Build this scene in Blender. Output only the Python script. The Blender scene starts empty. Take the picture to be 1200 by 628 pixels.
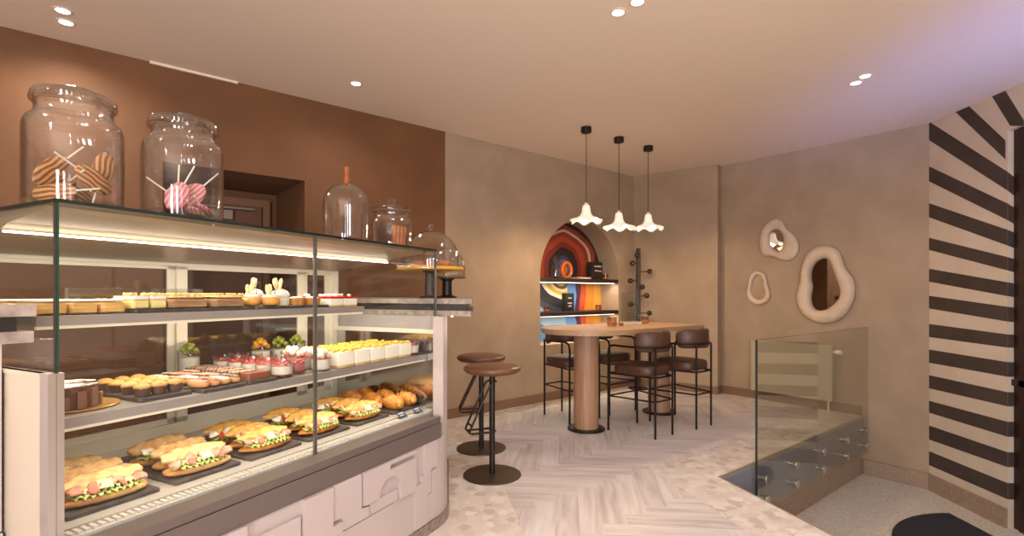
import bpy, bmesh, math, random
from mathutils import Vector, Matrix
random.seed(7)
PI = math.pi
SC = bpy.context.scene
COL = SC.collection

# ------------------------------------------------------------------ camera, world, exposure
cam_d = bpy.data.cameras.new('camera')
cam_d.sensor_width = 36
cam_d.lens = 18
cam_d.shift_y = 0.025
cam_d.clip_start = 0.05
cam = bpy.data.objects.new('camera', cam_d)
cam.location = (0, 0, 1.3)
cam.rotation_euler = (PI / 2, 0, 0)
COL.objects.link(cam)
SC.camera = cam
world = bpy.data.worlds.new('world')
SC.world = world
world.use_nodes = True
world.node_tree.nodes['Background'].inputs[0].default_value = (0.55, 0.65, 1.0, 1)
world.node_tree.nodes['Background'].inputs[1].default_value = 0.5
SC.view_settings.view_transform = 'Standard'
SC.view_settings.look = 'None'
SC.view_settings.exposure = 0.16
SC.view_settings.gamma = 1.0
SC.view_settings.use_curve_mapping = False
SC.cycles.transparent_max_bounces = 32
SC.cycles.max_bounces = 10
SC.cycles.caustics_reflective = False
SC.cycles.caustics_refractive = False
SC.cycles.sample_clamp_indirect = 4.0
SC.cycles.blur_glossy = 0.5

WARM = (1.0, 0.96, 0.93)
LEDW = (1.0, 0.88, 0.70)
def lamp(kind, name, loc, energy, color=WARM, rot=(0, 0, 0), **kw):
    d = bpy.data.lights.new(name, kind)
    d.energy = energy
    d.color = color
    for k, v in kw.items():
        setattr(d, k, v)
    o = bpy.data.objects.new(name, d)
    o.location = loc
    o.rotation_euler = rot
    COL.objects.link(o)
    return o
CEIL = 2.97
# daylight entering through the shopfront window behind the camera
for wx, wp in ((-0.95, 185), (0.55, 95), (2.07, 30)):
    lamp('AREA', 'window_daylight', (wx, -3.93, 1.45), wp, (1.0, 0.99, 0.99), (math.radians(112), 0, 0), shape='RECTANGLE', size=0.62, size_y=2.2)
# cool daylight over the entrance steps, low on the right
lamp('AREA', 'entrance_daylight', (3.42, -3.8, 0.3), 14, (0.22, 0.32, 1.0), (math.radians(90 + 21.5), 0, 0), shape='RECTANGLE', size=0.8, size_y=1.0, spread=math.radians(17))

# ------------------------------------------------------------------ materials
def lin(c):
    return tuple(((v / 255) / 12.92 if v / 255 <= 0.04045 else ((v / 255 + 0.055) / 1.055) ** 2.4) for v in c) + (1,)
MATS = {}
def mat(name, c, rough=0.5, metal=0.0, c2=None, scale=8.0, detail=4.0, lo=0.35, hi=0.65, bump=0.0, bscale=None, stretch=None, coat=0.0, spec=0.5, coords='Object'):
    if name in MATS:
        return MATS[name]
    m = bpy.data.materials.new(name)
    MATS[name] = m
    m.use_nodes = True
    nt = m.node_tree
    b = nt.nodes['Principled BSDF']
    b.inputs['Base Color'].default_value = lin(c)
    b.inputs['Roughness'].default_value = rough
    b.inputs['Metallic'].default_value = metal
    b.inputs['Specular IOR Level'].default_value = spec
    b.inputs['Coat Weight'].default_value = coat
    if c2 or bump:
        tc = nt.nodes.new('ShaderNodeTexCoord')
        mp = nt.nodes.new('ShaderNodeMapping')
        if stretch:
            mp.inputs['Scale'].default_value = stretch
        nt.links.new(tc.outputs[coords], mp.inputs['Vector'])
    if c2:
        n = nt.nodes.new('ShaderNodeTexNoise')
        n.inputs['Scale'].default_value = scale
        n.inputs['Detail'].default_value = detail
        nt.links.new(mp.outputs[0], n.inputs['Vector'])
        r = nt.nodes.new('ShaderNodeValToRGB')
        r.color_ramp.elements[0].position = lo
        r.color_ramp.elements[1].position = hi
        r.color_ramp.elements[0].color = lin(c)
        r.color_ramp.elements[1].color = lin(c2)
        nt.links.new(n.outputs['Fac'], r.inputs[0])
        nt.links.new(r.outputs[0], b.inputs['Base Color'])
    if bump:
        n2 = nt.nodes.new('ShaderNodeTexNoise')
        n2.inputs['Scale'].default_value = bscale or scale
        n2.inputs['Detail'].default_value = 5
        nt.links.new(mp.outputs[0], n2.inputs['Vector'])
        bp = nt.nodes.new('ShaderNodeBump')
        bp.inputs['Strength'].default_value = bump
        bp.inputs['Distance'].default_value = 0.01
        nt.links.new(n2.outputs['Fac'], bp.inputs['Height'])
        nt.links.new(bp.outputs[0], b.inputs['Normal'])
    return m
def emit(name, c, strength):
    if name in MATS:
        return MATS[name]
    m = bpy.data.materials.new(name)
    MATS[name] = m
    m.use_nodes = True
    b = m.node_tree.nodes['Principled BSDF']
    b.inputs['Base Color'].default_value = tuple(c) + (1,)
    b.inputs['Emission Color'].default_value = tuple(c) + (1,)
    b.inputs['Emission Strength'].default_value = strength
    return m
def glass(name, tint=(0.97, 0.98, 0.97), base=0.04, gain=0.96, power=5.0, rough=0.0, haze=None):
    """Clear sheet glass: a Schlick mix of see-through and mirror reflection."""
    m = bpy.data.materials.new(name)
    MATS[name] = m
    m.use_nodes = True
    nt = m.node_tree
    nt.nodes.remove(nt.nodes['Principled BSDF'])
    out = nt.nodes['Material Output']
    lw = nt.nodes.new('ShaderNodeLayerWeight')
    lw.inputs['Blend'].default_value = 0.5
    pw = nt.nodes.new('ShaderNodeMath')
    pw.operation = 'POWER'
    pw.inputs[1].default_value = power
    ma = nt.nodes.new('ShaderNodeMath')
    ma.operation = 'MULTIPLY_ADD'
    ma.inputs[1].default_value = gain
    ma.inputs[2].default_value = base
    nt.links.new(lw.outputs['Facing'], pw.inputs[0])
    nt.links.new(pw.outputs[0], ma.inputs[0])
    tr = nt.nodes.new('ShaderNodeBsdfTransparent')
    tr.inputs[0].default_value = tuple(tint) + (1,)
    gl = nt.nodes.new('ShaderNodeBsdfGlossy')
    gl.inputs['Roughness'].default_value = rough
    mx = nt.nodes.new('ShaderNodeMixShader')
    nt.links.new(ma.outputs[0], mx.inputs[0])
    nt.links.new(tr.outputs[0], mx.inputs[1])
    nt.links.new(gl.outputs[0], mx.inputs[2])
    nt.links.new(mx.outputs[0], out.inputs[0])
    return m
def terrazzo(name, base, chips, scale, rough=0.35, thresh=0.42):
    """Cast terrazzo: angular stone chips of several colours in a plain binder."""
    m = bpy.data.materials.new(name)
    MATS[name] = m
    m.use_nodes = True
    nt = m.node_tree
    b = nt.nodes['Principled BSDF']
    b.inputs['Roughness'].default_value = rough
    tc = nt.nodes.new('ShaderNodeTexCoord')
    ns = nt.nodes.new('ShaderNodeTexNoise')
    ns.inputs['Scale'].default_value = scale * 1.3
    mixv = nt.nodes.new('ShaderNodeMix')
    mixv.data_type = 'VECTOR'
    mixv.inputs[0].default_value = 0.06
    nt.links.new(tc.outputs['Object'], ns.inputs['Vector'])
    nt.links.new(tc.outputs['Object'], mixv.inputs[4])
    nt.links.new(ns.outputs['Color'], mixv.inputs[5])
    v = nt.nodes.new('ShaderNodeTexVoronoi')
    v.inputs['Scale'].default_value = scale
    nt.links.new(mixv.outputs[1], v.inputs['Vector'])
    sep = nt.nodes.new('ShaderNodeSeparateColor')
    nt.links.new(v.outputs['Color'], sep.inputs[0])
    r = nt.nodes.new('ShaderNodeValToRGB')
    r.color_ramp.interpolation = 'CONSTANT'
    e = r.color_ramp.elements
    e[0].position = 0
    e[0].color = lin(chips[0])
    e[1].position = 1 / len(chips)
    e[1].color = lin(chips[1])
    for i, c in enumerate(chips[2:], 2):
        x = e.new(i / len(chips))
        x.color = lin(c)
    nt.links.new(sep.outputs[0], r.inputs[0])
    lt = nt.nodes.new('ShaderNodeMath')
    lt.operation = 'LESS_THAN'
    lt.inputs[1].default_value = thresh
    nt.links.new(v.outputs['Distance'], lt.inputs[0])
    mx = nt.nodes.new('ShaderNodeMix')
    mx.data_type = 'RGBA'
    mx.inputs[6].default_value = lin(base)
    nt.links.new(lt.outputs[0], mx.inputs[0])
    nt.links.new(r.outputs[0], mx.inputs[7])
    nt.links.new(mx.outputs[2], b.inputs['Base Color'])
    return m

m_ceiling = mat('ceiling_paint', (240, 222, 203), 0.85)
m_tan = mat('tan_plaster', (160, 138, 115), 0.8, c2=(174, 151, 128), scale=3.0, detail=9, lo=0.3, hi=0.7, bump=0.04, bscale=18)
m_brown = mat('brown_plaster', (108, 70, 40), 0.75, c2=(120, 79, 47), scale=3.2, detail=10, lo=0.3, hi=0.7, bump=0.04, bscale=16)
m_base = mat('baseboard_wood', (128, 98, 78), 0.5)
m_cream_stripe = mat('cream_stripe', (212, 194, 176), 0.8, c2=(220, 203, 186), scale=4, detail=8)
m_dark_stripe = mat('charcoal_stripe', (66, 53, 47), 0.8, c2=(77, 62, 56), scale=5, detail=8)
m_terrazzo = terrazzo('pale_terrazzo', (218, 207, 198), [(210, 196, 187), (226, 217, 208), (198, 183, 174), (219, 206, 198), (230, 222, 214), (213, 200, 190)], 16, 0.3, 0.6)
m_landing = terrazzo('landing_terrazzo', (216, 209, 197), [(202, 192, 178), (226, 220, 210), (186, 175, 165), (217, 208, 198)], 60, 0.4, 0.5)
m_stone = mat('stone_skirting', (168, 146, 126), 0.6, c2=(150, 128, 110), scale=45, detail=3)
m_marble = mat('grey_marble', (172, 156, 146), 0.3, c2=(132, 118, 112), scale=22, detail=7)
m_marble_dark = mat('dark_marble', (56, 47, 45), 0.4, c2=(40, 34, 33), scale=20, detail=7)
m_white_panel = mat('white_lacquer', (184, 170, 167), 0.45)
m_steel = mat('brushed_steel', (200, 194, 190), 0.28, 0.9, bump=0.01, bscale=60, stretch=(1, 20, 20))
m_mirror_steel = mat('polished_steel', (205, 200, 196), 0.12, 1.0)
m_rail = mat('taupe_metal_rail', (108, 96, 92), 0.38, 0.25)
m_dark_metal = mat('dark_bronze_metal', (46, 38, 34), 0.38, 0.6)
m_base_metal = mat('bronze_disc_metal', (78, 66, 54), 0.4, 0.6)
m_cream_frame = mat('cream_powder_coat', (232, 222, 202), 0.4)
m_black = mat('black_plastic', (24, 22, 22), 0.4)
m_slate = mat('black_slate', (62, 54, 52), 0.45, c2=(84, 74, 70), scale=30, detail=5, bump=0.1)
m_oak = mat('oak_veneer', (180, 144, 112), 0.42, c2=(162, 126, 94), scale=3.0, detail=6, stretch=(2, 9, 30))
m_oak_column = mat('oak_column', (172, 134, 104), 0.45, c2=(154, 116, 88), scale=3.0, detail=6, stretch=(14, 14, 0.6))
m_leather = mat('brown_leather', (84, 54, 38), 0.45, c2=(70, 44, 32), scale=14, detail=5, bump=0.08, bscale=90)
m_leather_tan = mat('tan_leather', (116, 76, 54), 0.36, c2=(96, 60, 42), scale=7, detail=5, bump=0.05, bscale=90)
m_shelf = mat('dark_walnut', (50, 34, 28), 0.5)
m_led = emit('warm_led', LEDW, 5.0)
m_glass = glass('case_glass', (0.975, 0.985, 0.98), 0.025, 0.6)
m_rail_glass = glass('balustrade_glass', (0.95, 0.96, 0.93), 0.10, 0.9)
m_back_glass = glass('sliding_door_glass', (0.86, 0.85, 0.84), 0.08, 0.8)
m_jar = glass('jar_glass', (0.985, 0.985, 0.985), 0.045, 0.85, 2.3)
m_glass_edge = mat('green_glass_edge', (30, 62, 50), 0.15)
m_mirror = mat('mirror_silver', (235, 232, 228), 0.02, 1.0)

# ------------------------------------------------------------------ mesh helpers
def sgnpow(v, e):
    return math.copysign(abs(v) ** e, v)
class MB:
    def __init__(self):
        self.bm = bmesh.new()
        self.mi = 0
        self.X = None
    def v(self, p):
        p = Vector(p)
        return self.bm.verts.new(self.X @ p if self.X else p)
    def f(self, vs):
        try:
            fc = self.bm.faces.new(vs)
            fc.material_index = self.mi
            return fc
        except ValueError:
            return None
    def poly(self, pts):
        return self.f([self.v(p) for p in pts])
    def box(self, lo, hi, bevel=0.0):
        x0, y0, z0 = lo
        x1, y1, z1 = hi
        if bevel:
            q = min(bevel, abs(x1 - x0) / 2.2, abs(y1 - y0) / 2.2)
            n = 3
            pts = []
            for cx, cy, a0 in ((x1 - q, y1 - q, 0), (x0 + q, y1 - q, PI / 2), (x0 + q, y0 + q, PI), (x1 - q, y0 + q, 1.5 * PI)):
                for k in range(n + 1):
                    a = a0 + PI / 2 * k / n
                    pts.append((cx + q * math.cos(a), cy + q * math.sin(a)))
            return self.prism(pts, z0, z1)
        c = [self.v(p) for p in ((x0, y0, z0), (x1, y0, z0), (x1, y1, z0), (x0, y1, z0), (x0, y0, z1), (x1, y0, z1), (x1, y1, z1), (x0, y1, z1))]
        for q in ((3, 2, 1, 0), (4, 5, 6, 7), (0, 1, 5, 4), (1, 2, 6, 5), (2, 3, 7, 6), (3, 0, 4, 7)):
            self.f([c[i] for i in q])
    def prism(self, pts, z0, z1, axis='z'):
        def P(a, b, h):
            return (a, b, h) if axis == 'z' else (a, h, b)
        lo = [self.v(P(a, b, z0)) for a, b in pts]
        hi = [self.v(P(a, b, z1)) for a, b in pts]
        self.f(lo[::-1])
        self.f(hi)
        n = len(pts)
        for i in range(n):
            j = (i + 1) % n
            self.f([lo[i], lo[j], hi[j], hi[i]])
    def lathe(self, prof, seg=32, c=(0, 0, 0), wave=None):
        rings = []
        for r, z in prof:
            if r < 1e-6:
                rings.append([self.v((c[0], c[1], c[2] + z))])
            else:
                ring = []
                for k in range(seg):
                    a = 2 * PI * k / seg
                    rr, zz = (r, z) if wave is None else wave(r, z, a)
                    ring.append(self.v((c[0] + rr * math.cos(a), c[1] + rr * math.sin(a), c[2] + zz)))
                rings.append(ring)
        for A, Bq in zip(rings, rings[1:]):
            if len(A) == 1 and len(Bq) == 1:
                continue
            for k in range(seg):
                j = (k + 1) % seg
                if len(A) == 1:
                    self.f([A[0], Bq[j], Bq[k]])
                elif len(Bq) == 1:
                    self.f([A[k], A[j], Bq[0]])
                else:
                    self.f([A[k], A[j], Bq[j], Bq[k]])
    def disc(self, r, z0, z1, seg=36, c=(0, 0, 0), bev=0.0):
        if bev:
            self.lathe([(0, z0), (r - bev, z0), (r, z0 + bev), (r, z1 - bev), (r - bev, z1), (0, z1)], seg, c)
        else:
            self.lathe([(0, z0), (r, z0), (r, z1), (0, z1)], seg, c)
    def tube(self, pts, r, seg=8, closed=False, cap=True):
        pts = [Vector(p) for p in pts]
        n = len(pts)
        rf = r if callable(r) else (lambda t: r)
        rings = []
        up = None
        for i, p in enumerate(pts):
            a = pts[(i - 1) % n] if (closed or i) else p
            b = pts[(i + 1) % n] if (closed or i < n - 1) else p
            t = (b - a).normalized()
            if up is None:
                up = Vector((0, 0, 1)) if abs(t.z) < 0.9 else Vector((1, 0, 0))
            s = t.cross(up)
            if s.length < 1e-4:
                s = t.cross(Vector((1, 0, 0)) if abs(t.x) < 0.9 else Vector((0, 1, 0)))
            s.normalize()
            up = s.cross(t).normalized()
            rr = rf(i / max(1, n - 1))
            rings.append([self.v(p + s * rr * math.cos(2 * PI * k / seg) + up * rr * math.sin(2 * PI * k / seg)) for k in range(seg)])
        m = n if closed else n - 1
        for i in range(m):
            A, Bq = rings[i], rings[(i + 1) % n]
            for k in range(seg):
                j = (k + 1) % seg
                self.f([A[k], A[j], Bq[j], Bq[k]])
        if not closed and cap:
            self.f(rings[0][::-1])
            self.f(rings[-1])
    def blob(self, c, rad, ex=1.0, ez=1.0, nu=20, nv=12, rough=0.0, seed=0, ridges=0, rdepth=0.0, taper=0.0, X=None):
        rnd = random.Random(seed)
        ph = [rnd.uniform(0, 6.28) for _ in range(8)]
        old = self.X
        if X is not None:
            self.X = X if old is None else old @ X
        rings = []
        for i in range(nv + 1):
            fi = -PI / 2 + PI * i / nv
            cz, sz = sgnpow(math.cos(fi), ez), sgnpow(math.sin(fi), ez)
            if i in (0, nv):
                rings.append([self.v((c[0], c[1], c[2] + rad[2] * sz))])
                continue
            ring = []
            for k in range(nu):
                a = 2 * PI * k / nu
                x, y = sgnpow(math.cos(a), ex) * cz, sgnpow(math.sin(a), ex) * cz
                w = 1 + rough * (math.sin(5 * x * 3 + ph[0]) * math.sin(4 * y * 3 + ph[1]) + 0.6 * math.sin(9 * x + 7 * sz + ph[2]) + 0.4 * math.sin(13 * y - 11 * sz + ph[3])) / 2
                tp = 1 - taper * abs(x) ** 2
                rd = 1 + rdepth * (abs(math.sin(x * ridges * PI / 2)) - 0.5) if ridges else 1
                ring.append(self.v((c[0] + rad[0] * x * w, c[1] + rad[1] * y * w * tp * rd, c[2] + rad[2] * sz * w * tp * rd)))
            rings.append(ring)
        for A, Bq in zip(rings, rings[1:]):
            for k in range(nu):
                j = (k + 1) % nu
                if len(A) == 1:
                    self.f([A[0], Bq[j], Bq[k]])
                elif len(Bq) == 1:
                    self.f([A[k], A[j], Bq[0]])
                else:
                    self.f([A[k], A[j], Bq[j], Bq[k]])
        self.X = old
    def build(self, name, mats, parent=None, smooth=False, loc=None, rotz=0.0, fixn=True):
        if fixn:
            bmesh.ops.recalc_face_normals(self.bm, faces=self.bm.faces)
        me = bpy.data.meshes.new(name)
        self.bm.to_mesh(me)
        self.bm.free()
        for m in (mats if isinstance(mats, (list, tuple)) else [mats]):
            me.materials.append(m)
        if smooth:
            me.polygons.foreach_set('use_smooth', [True] * len(me.polygons))
            if smooth != 'all':
                me.set_sharp_from_angle(angle=math.radians(38))
        o = bpy.data.objects.new(name, me)
        COL.objects.link(o)
        if parent:
            o.parent = parent
        if loc:
            o.location = loc
        o.rotation_euler = (0, 0, rotz)
        return o
def tag(o, label=None, cat=None, group=None, kind=None):
    if label: o['label'] = label
    if cat: o['category'] = cat
    if group: o['group'] = group
    if kind: o['kind'] = kind
    return o
def thing(name, label, cat, loc=(0, 0, 0), rotz=0.0, group=None):
    o = bpy.data.objects.new(name, None)
    o.empty_display_size = 0.05
    COL.objects.link(o)
    o.location = loc
    o.rotation_euler = (0, 0, rotz)
    return tag(o, label, cat, group)
def dup(root, loc, rotz, label, group=None):
    r = root.copy()
    COL.objects.link(r)
    r.location = loc
    r.rotation_euler = (0, 0, rotz)
    r['label'] = label
    if group: r['group'] = group
    for ch in list(root.children):
        c = ch.copy()
        COL.objects.link(c)
        c.parent = r
        for g in ch.children:
            d = g.copy()
            COL.objects.link(d)
            d.parent = c
    return r
def struct(o):
    o['kind'] = 'structure'
    return o
ORD = ['first', 'second', 'third', 'fourth', 'fifth', 'sixth', 'seventh', 'eighth', 'ninth', 'tenth']

# ------------------------------------------------------------------ room shell
O1 = Vector((-0.6486, 5.316)); U1 = Vector((0.7687, 0.6397)); N1 = Vector((0.6397, -0.7687))
A1 = math.atan2(U1.y, U1.x)
def W1(u, z, d=0.0):
    p = O1 + U1 * u + N1 * d
    return (p.x, p.y, z)
UC = 3.108                                   # u of the corner with the pillar wall
C0 = O1 + U1 * UC
E0 = Vector((2.65, 6.597))
O2 = Vector((2.748, 6.723)); U2 = Vector((0.6189, -0.7855)); N2 = Vector((-0.7855, -0.6189)); L2 = 2.168
A2 = math.atan2(U2.y, U2.x)
def W2(u, z, d=0.0):
    p = O2 + U2 * u + N2 * d
    return (p.x, p.y, z)
J0 = O2 + U2 * L2
def W3(y, z, d=0.0):
    return (J0.x - 0.04 * (J0.y - y) - d, y, z)
UL = -7.2                                    # far left end of the brown wall
PL = O1 + U1 * UL
BR = (-5.2, -4.0); BR2 = (4.0, -4.0)
LZ = -0.62                                   # level of the lower landing

# brown wall with the doorway recess
NX0, NX1, NZ = -2.47, -1.463, 2.265
b = MB()
for u0, u1, z0, z1 in ((UL, NX0, 0, CEIL), (NX1, -0.053, 0, CEIL), (NX0, NX1, NZ, CEIL)):
    b.poly([W1(u0, z0), W1(u1, z0), W1(u1, z1), W1(u0, z1)])
D = -0.85
b.poly([W1(NX0, 0), W1(NX0, 0, D), W1(NX0, NZ, D), W1(NX0, NZ)])
b.poly([W1(NX1, 0, D), W1(NX1, 0), W1(NX1, NZ), W1(NX1, NZ, D)])
b.poly([W1(NX0, NZ, D), W1(NX1, NZ, D), W1(NX1, NZ), W1(NX0, NZ)])
b.poly([W1(NX0, 0, D), W1(NX1, 0, D), W1(NX1, NZ, D), W1(NX0, NZ, D)])
struct(b.build('wall_left', m_brown, fixn=False))
# recessed door with its closer
b = MB(); b.X = Matrix.Translation((*W1(NX0, 0, D)[:2], 0)) @ Matrix.Rotation(A1, 4, 'Z')
b.box((0.05, -0.05, 0), (0.86, -0.005, 2.12))
dr = struct(b.build('door_1', mat('door_brown', (118, 80, 56), 0.5)))
b = MB(); b.X = Matrix.Translation((*W1(NX0, 0, D)[:2], 0)) @ Matrix.Rotation(A1, 4, 'Z')
b.box((0.0, -0.07, 2.12), (0.93, -0.005, 2.19)); b.box((0.87, -0.07, 0), (0.93, -0.005, 2.12)); b.box((0.0, -0.07, 0), (0.045, -0.005, 2.12))
b.build('door_frame', mat('door_frame_brown', (140, 98, 70), 0.5), dr)
b = MB(); b.X = Matrix.Translation((*W1(NX0, 0, D)[:2], 0)) @ Matrix.Rotation(A1, 4, 'Z')
b.box((0.12, -0.12, 1.98), (0.6, -0.05, 2.06)); b.box((0.3, -0.14, 2.075), (0.78, -0.12, 2.09))
b.build('door_closer', mat('closer_grey', (150, 142, 132), 0.35, 0.5), dr)

# tan back wall with the arched niche
AX0, AX1 = 1.2825, 2.762
AR = (AX1 - AX0) / 2; AC = (AX0 + AX1) / 2; AZ = 2.245 - AR; AB = 0.676
b = MB()
for u0, u1, z0, z1 in ((-0.053, AX0, 0, CEIL), (AX1, UC, 0, CEIL), (AX0, AX1, 0, AB)):
    b.poly([W1(u0, z0), W1(u1, z0), W1(u1, z1), W1(u0, z1)])
n = 36
arc = [(AC - AR * math.cos(PI * k / n), AZ + AR * math.sin(PI * k / n)) for k in range(n + 1)]
for (ua, za), (ub, zb) in zip(arc, arc[1:]):
    b.poly([W1(ua, za), W1(ub, zb), W1(ub, CEIL), W1(ua, CEIL)])
ND = -0.33
edge = [(AX0, AB)] + arc + [(AX1, AB)]
for (ua, za), (ub, zb) in zip(edge, edge[1:] + edge[:1]):
    b.poly([W1(ua, za, ND), W1(ub, zb, ND), W1(ub, zb), W1(ua, za)])
struct(b.build('wall_back', m_tan, fixn=False))

def mural_material():
    """Generic swirl of painted rings: dark, orange, cream and blue bands warped by noise."""
    m = bpy.data.materials.new('swirl_mural')
    m.use_nodes = True
    nt = m.node_tree
    L = nt.links
    bs = nt.nodes['Principled BSDF']
    bs.inputs['Roughness'].default_value = 0.6
    tc = nt.nodes.new('ShaderNodeTexCoord')
    def ring(center, sx, sz, ns, amt):
        mp = nt.nodes.new('ShaderNodeMapping')
        mp.inputs['Location'].default_value = (-center[0] * sx, 0, -center[1] * sz)
        mp.inputs['Scale'].default_value = (sx, 0, sz)
        L.new(tc.outputs['Object'], mp.inputs[0])
        no = nt.nodes.new('ShaderNodeTexNoise')
        no.inputs['Scale'].default_value = ns
        no.inputs['Detail'].default_value = 1
        L.new(tc.outputs['Object'], no.inputs['Vector'])
        ln = nt.nodes.new('ShaderNodeVectorMath')
        ln.operation = 'LENGTH'
        L.new(mp.outputs[0], ln.inputs[0])
        ad = nt.nodes.new('ShaderNodeMath')
        ad.operation = 'MULTIPLY_ADD'
        ad.inputs[1].default_value = amt
        L.new(no.outputs['Fac'], ad.inputs[0])
        L.new(ln.outputs['Value'], ad.inputs[2])
        sb = nt.nodes.new('ShaderNodeMath')
        sb.operation = 'SUBTRACT'
        sb.inputs[1].default_value = amt * 0.5
        L.new(ad.outputs[0], sb.inputs[0])
        return sb.outputs[0]
    def ramp(src, stops, interp='CONSTANT'):
        r = nt.nodes.new('ShaderNodeValToRGB')
        r.color_ramp.interpolation = interp
        e = r.color_ramp.elements
        e[0].position, e[0].color = stops[0][0], lin(stops[0][1])
        e[1].position, e[1].color = stops[1][0], lin(stops[1][1])
        for p, c in stops[2:]:
            x = e.new(p)
            x.color = lin(c)
        L.new(src, r.inputs[0])
        return r.outputs[0]
    up = ramp(ring((0.72, 1.62), 0.95, 1.0, 2.4, 0.16), [(0, (226, 120, 50)), (0.07, (70, 96, 140)), (0.13, (60, 50, 80)), (0.17, (36, 28, 30)), (0.27, (120, 40, 30)), (0.34, (164, 66, 36)), (0.42, (140, 50, 32)), (0.49, (196, 170, 148)), (0.53, (140, 60, 40)), (0.60, (52, 28, 34)), (0.68, (30, 26, 34)), (0.80, (70, 96, 124)), (0.86, (110, 40, 34))])
    lo = ramp(ring((0.66, 1.62), 1.0, 1.0, 2.4, 0.14), [(0, (230, 160, 60)), (0.1, (226, 196, 80)), (0.2, (110, 80, 70)), (0.24, (240, 214, 160)), (0.28, (226, 180, 60)), (0.33, (240, 226, 200)), (0.38, (40, 36, 42)), (0.52, (60, 66, 84)), (0.62, (150, 180, 205)), (0.8, (90, 130, 180))])
    sp = nt.nodes.new('ShaderNodeSeparateXYZ')
    L.new(tc.outputs['Object'], sp.inputs[0])
    no = nt.nodes.new('ShaderNodeTexNoise')
    no.inputs['Scale'].default_value = 2.5
    L.new(tc.outputs['Object'], no.inputs['Vector'])
    ad = nt.nodes.new('ShaderNodeMath')
    ad.operation = 'MULTIPLY_ADD'
    ad.inputs[1].default_value = 0.18
    L.new(no.outputs['Fac'], ad.inputs[0])
    L.new(sp.outputs['X'], ad.inputs[2])
    side = ramp(ad.outputs[0], [(0, (40, 36, 42)), (0.78, (96, 140, 196)), (0.98, (80, 40, 70)), (1.06, (220, 110, 40))])
    mp2 = nt.nodes.new('ShaderNodeMapRange')
    mp2.inputs['From Min'].default_value = 0.0
    mp2.inputs['From Max'].default_value = 1.5
    L.new(ad.outputs[0], mp2.inputs[0])
    side = ramp(mp2.outputs[0], [(0, (40, 36, 42)), (0.54, (104, 150, 206)), (0.70, (80, 40, 74)), (0.76, (204, 84, 36)), (0.83, (230, 140, 46)), (0.94, (236, 170, 70))])
    g1 = nt.nodes.new('ShaderNodeMath')
    g1.operation = 'GREATER_THAN'
    g1.inputs[1].default_value = 0.86
    L.new(ad.outputs[0], g1.inputs[0])
    mxa = nt.nodes.new('ShaderNodeMix')
    mxa.data_type = 'RGBA'
    L.new(g1.outputs[0], mxa.inputs[0]); L.new(lo, mxa.inputs[6]); L.new(side, mxa.inputs[7])
    g2 = nt.nodes.new('ShaderNodeMath')
    g2.operation = 'GREATER_THAN'
    g2.inputs[1].default_value = 1.46
    L.new(sp.outputs['Z'], g2.inputs[0])
    mxb = nt.nodes.new('ShaderNodeMix')
    mxb.data_type = 'RGBA'
    L.new(g2.outputs[0], mxb.inputs[0]); L.new(mxa.outputs[2], mxb.inputs[6]); L.new(up, mxb.inputs[7])
    L.new(mxb.outputs[2], bs.inputs['Base Color'])
    return m
b = MB()
b.prism([(u - AX0, z) for u, z in edge], 0, 0.012, axis='y')
o = b.build('mural', mural_material(), loc=W1(AX0, 0, ND + 0.014), rotz=A1)
tag(o, 'colourful swirling painted mural lining the back of the arched niche', 'mural')

# pillar wall right of the corner, its return, and the wall with the mirrors
b = MB()
EJ = O2
b.poly([(C0.x, C0.y, 0), (E0.x, E0.y, 0), (E0.x, E0.y, CEIL), (C0.x, C0.y, CEIL)])
b.poly([(E0.x, E0.y, 0), (EJ.x, EJ.y, 0), (EJ.x, EJ.y, CEIL), (E0.x, E0.y, CEIL)])
struct(b.build('wall_back_right', m_tan, fixn=False))
b = MB()
b.poly([W2(0, LZ), W2(L2, LZ), W2(L2, CEIL), W2(0, CEIL)])
struct(b.build('wall_right', m_tan, fixn=False))
# striped wall with the door opening
YD0, YD1, DZ = 4.19, 3.05, 2.635
b = MB()
y0 = J0.y
for ya, yb, za, zb in ((y0, YD0, LZ, CEIL), (YD0, YD1, DZ, CEIL), (YD1, -4.0, LZ, CEIL)):
    b.poly([W3(ya, za), W3(yb, za), W3(yb, zb), W3(ya, zb)])
RD = -0.06
b.poly([W3(YD0, LZ), W3(YD0, LZ, RD), W3(YD0, DZ, RD), W3(YD0, DZ)])
b.poly([W3(YD1, LZ, RD), W3(YD1, LZ), W3(YD1, DZ), W3(YD1, DZ, RD)])
b.poly([W3(YD0, DZ, RD), W3(YD1, DZ, RD), W3(YD1, DZ), W3(YD0, DZ)])
b.mi = 1
def on_w3(px, py):
    k = (px - 600) / 600
    y = (J0.x - 0.04 * J0.y) / (k - 0.04)
    return y, 1.3 - (py - 344) / 600 * y
lft = [(141.7, 163.6), (194.3, 212), (237.7, 254.3), (278.3, 292.7), (314.7, 330), (346.5, 361.5), (379.6, 395), (409.7, 425.2), (439.8, 455.3), (469.9, 484), (499, 515.5), (529.2, 545.6)]
rgt = [(202, 224), (239, 258.4), (269.6, 288), (301.4, 317), (330.8, 347), (359.4, 376.6), (391.6, 407), (423.9, 441), (459, 475.5), (493.5, 511), (529, 546.5), (565, 584)]
T = 0.0015
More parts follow.
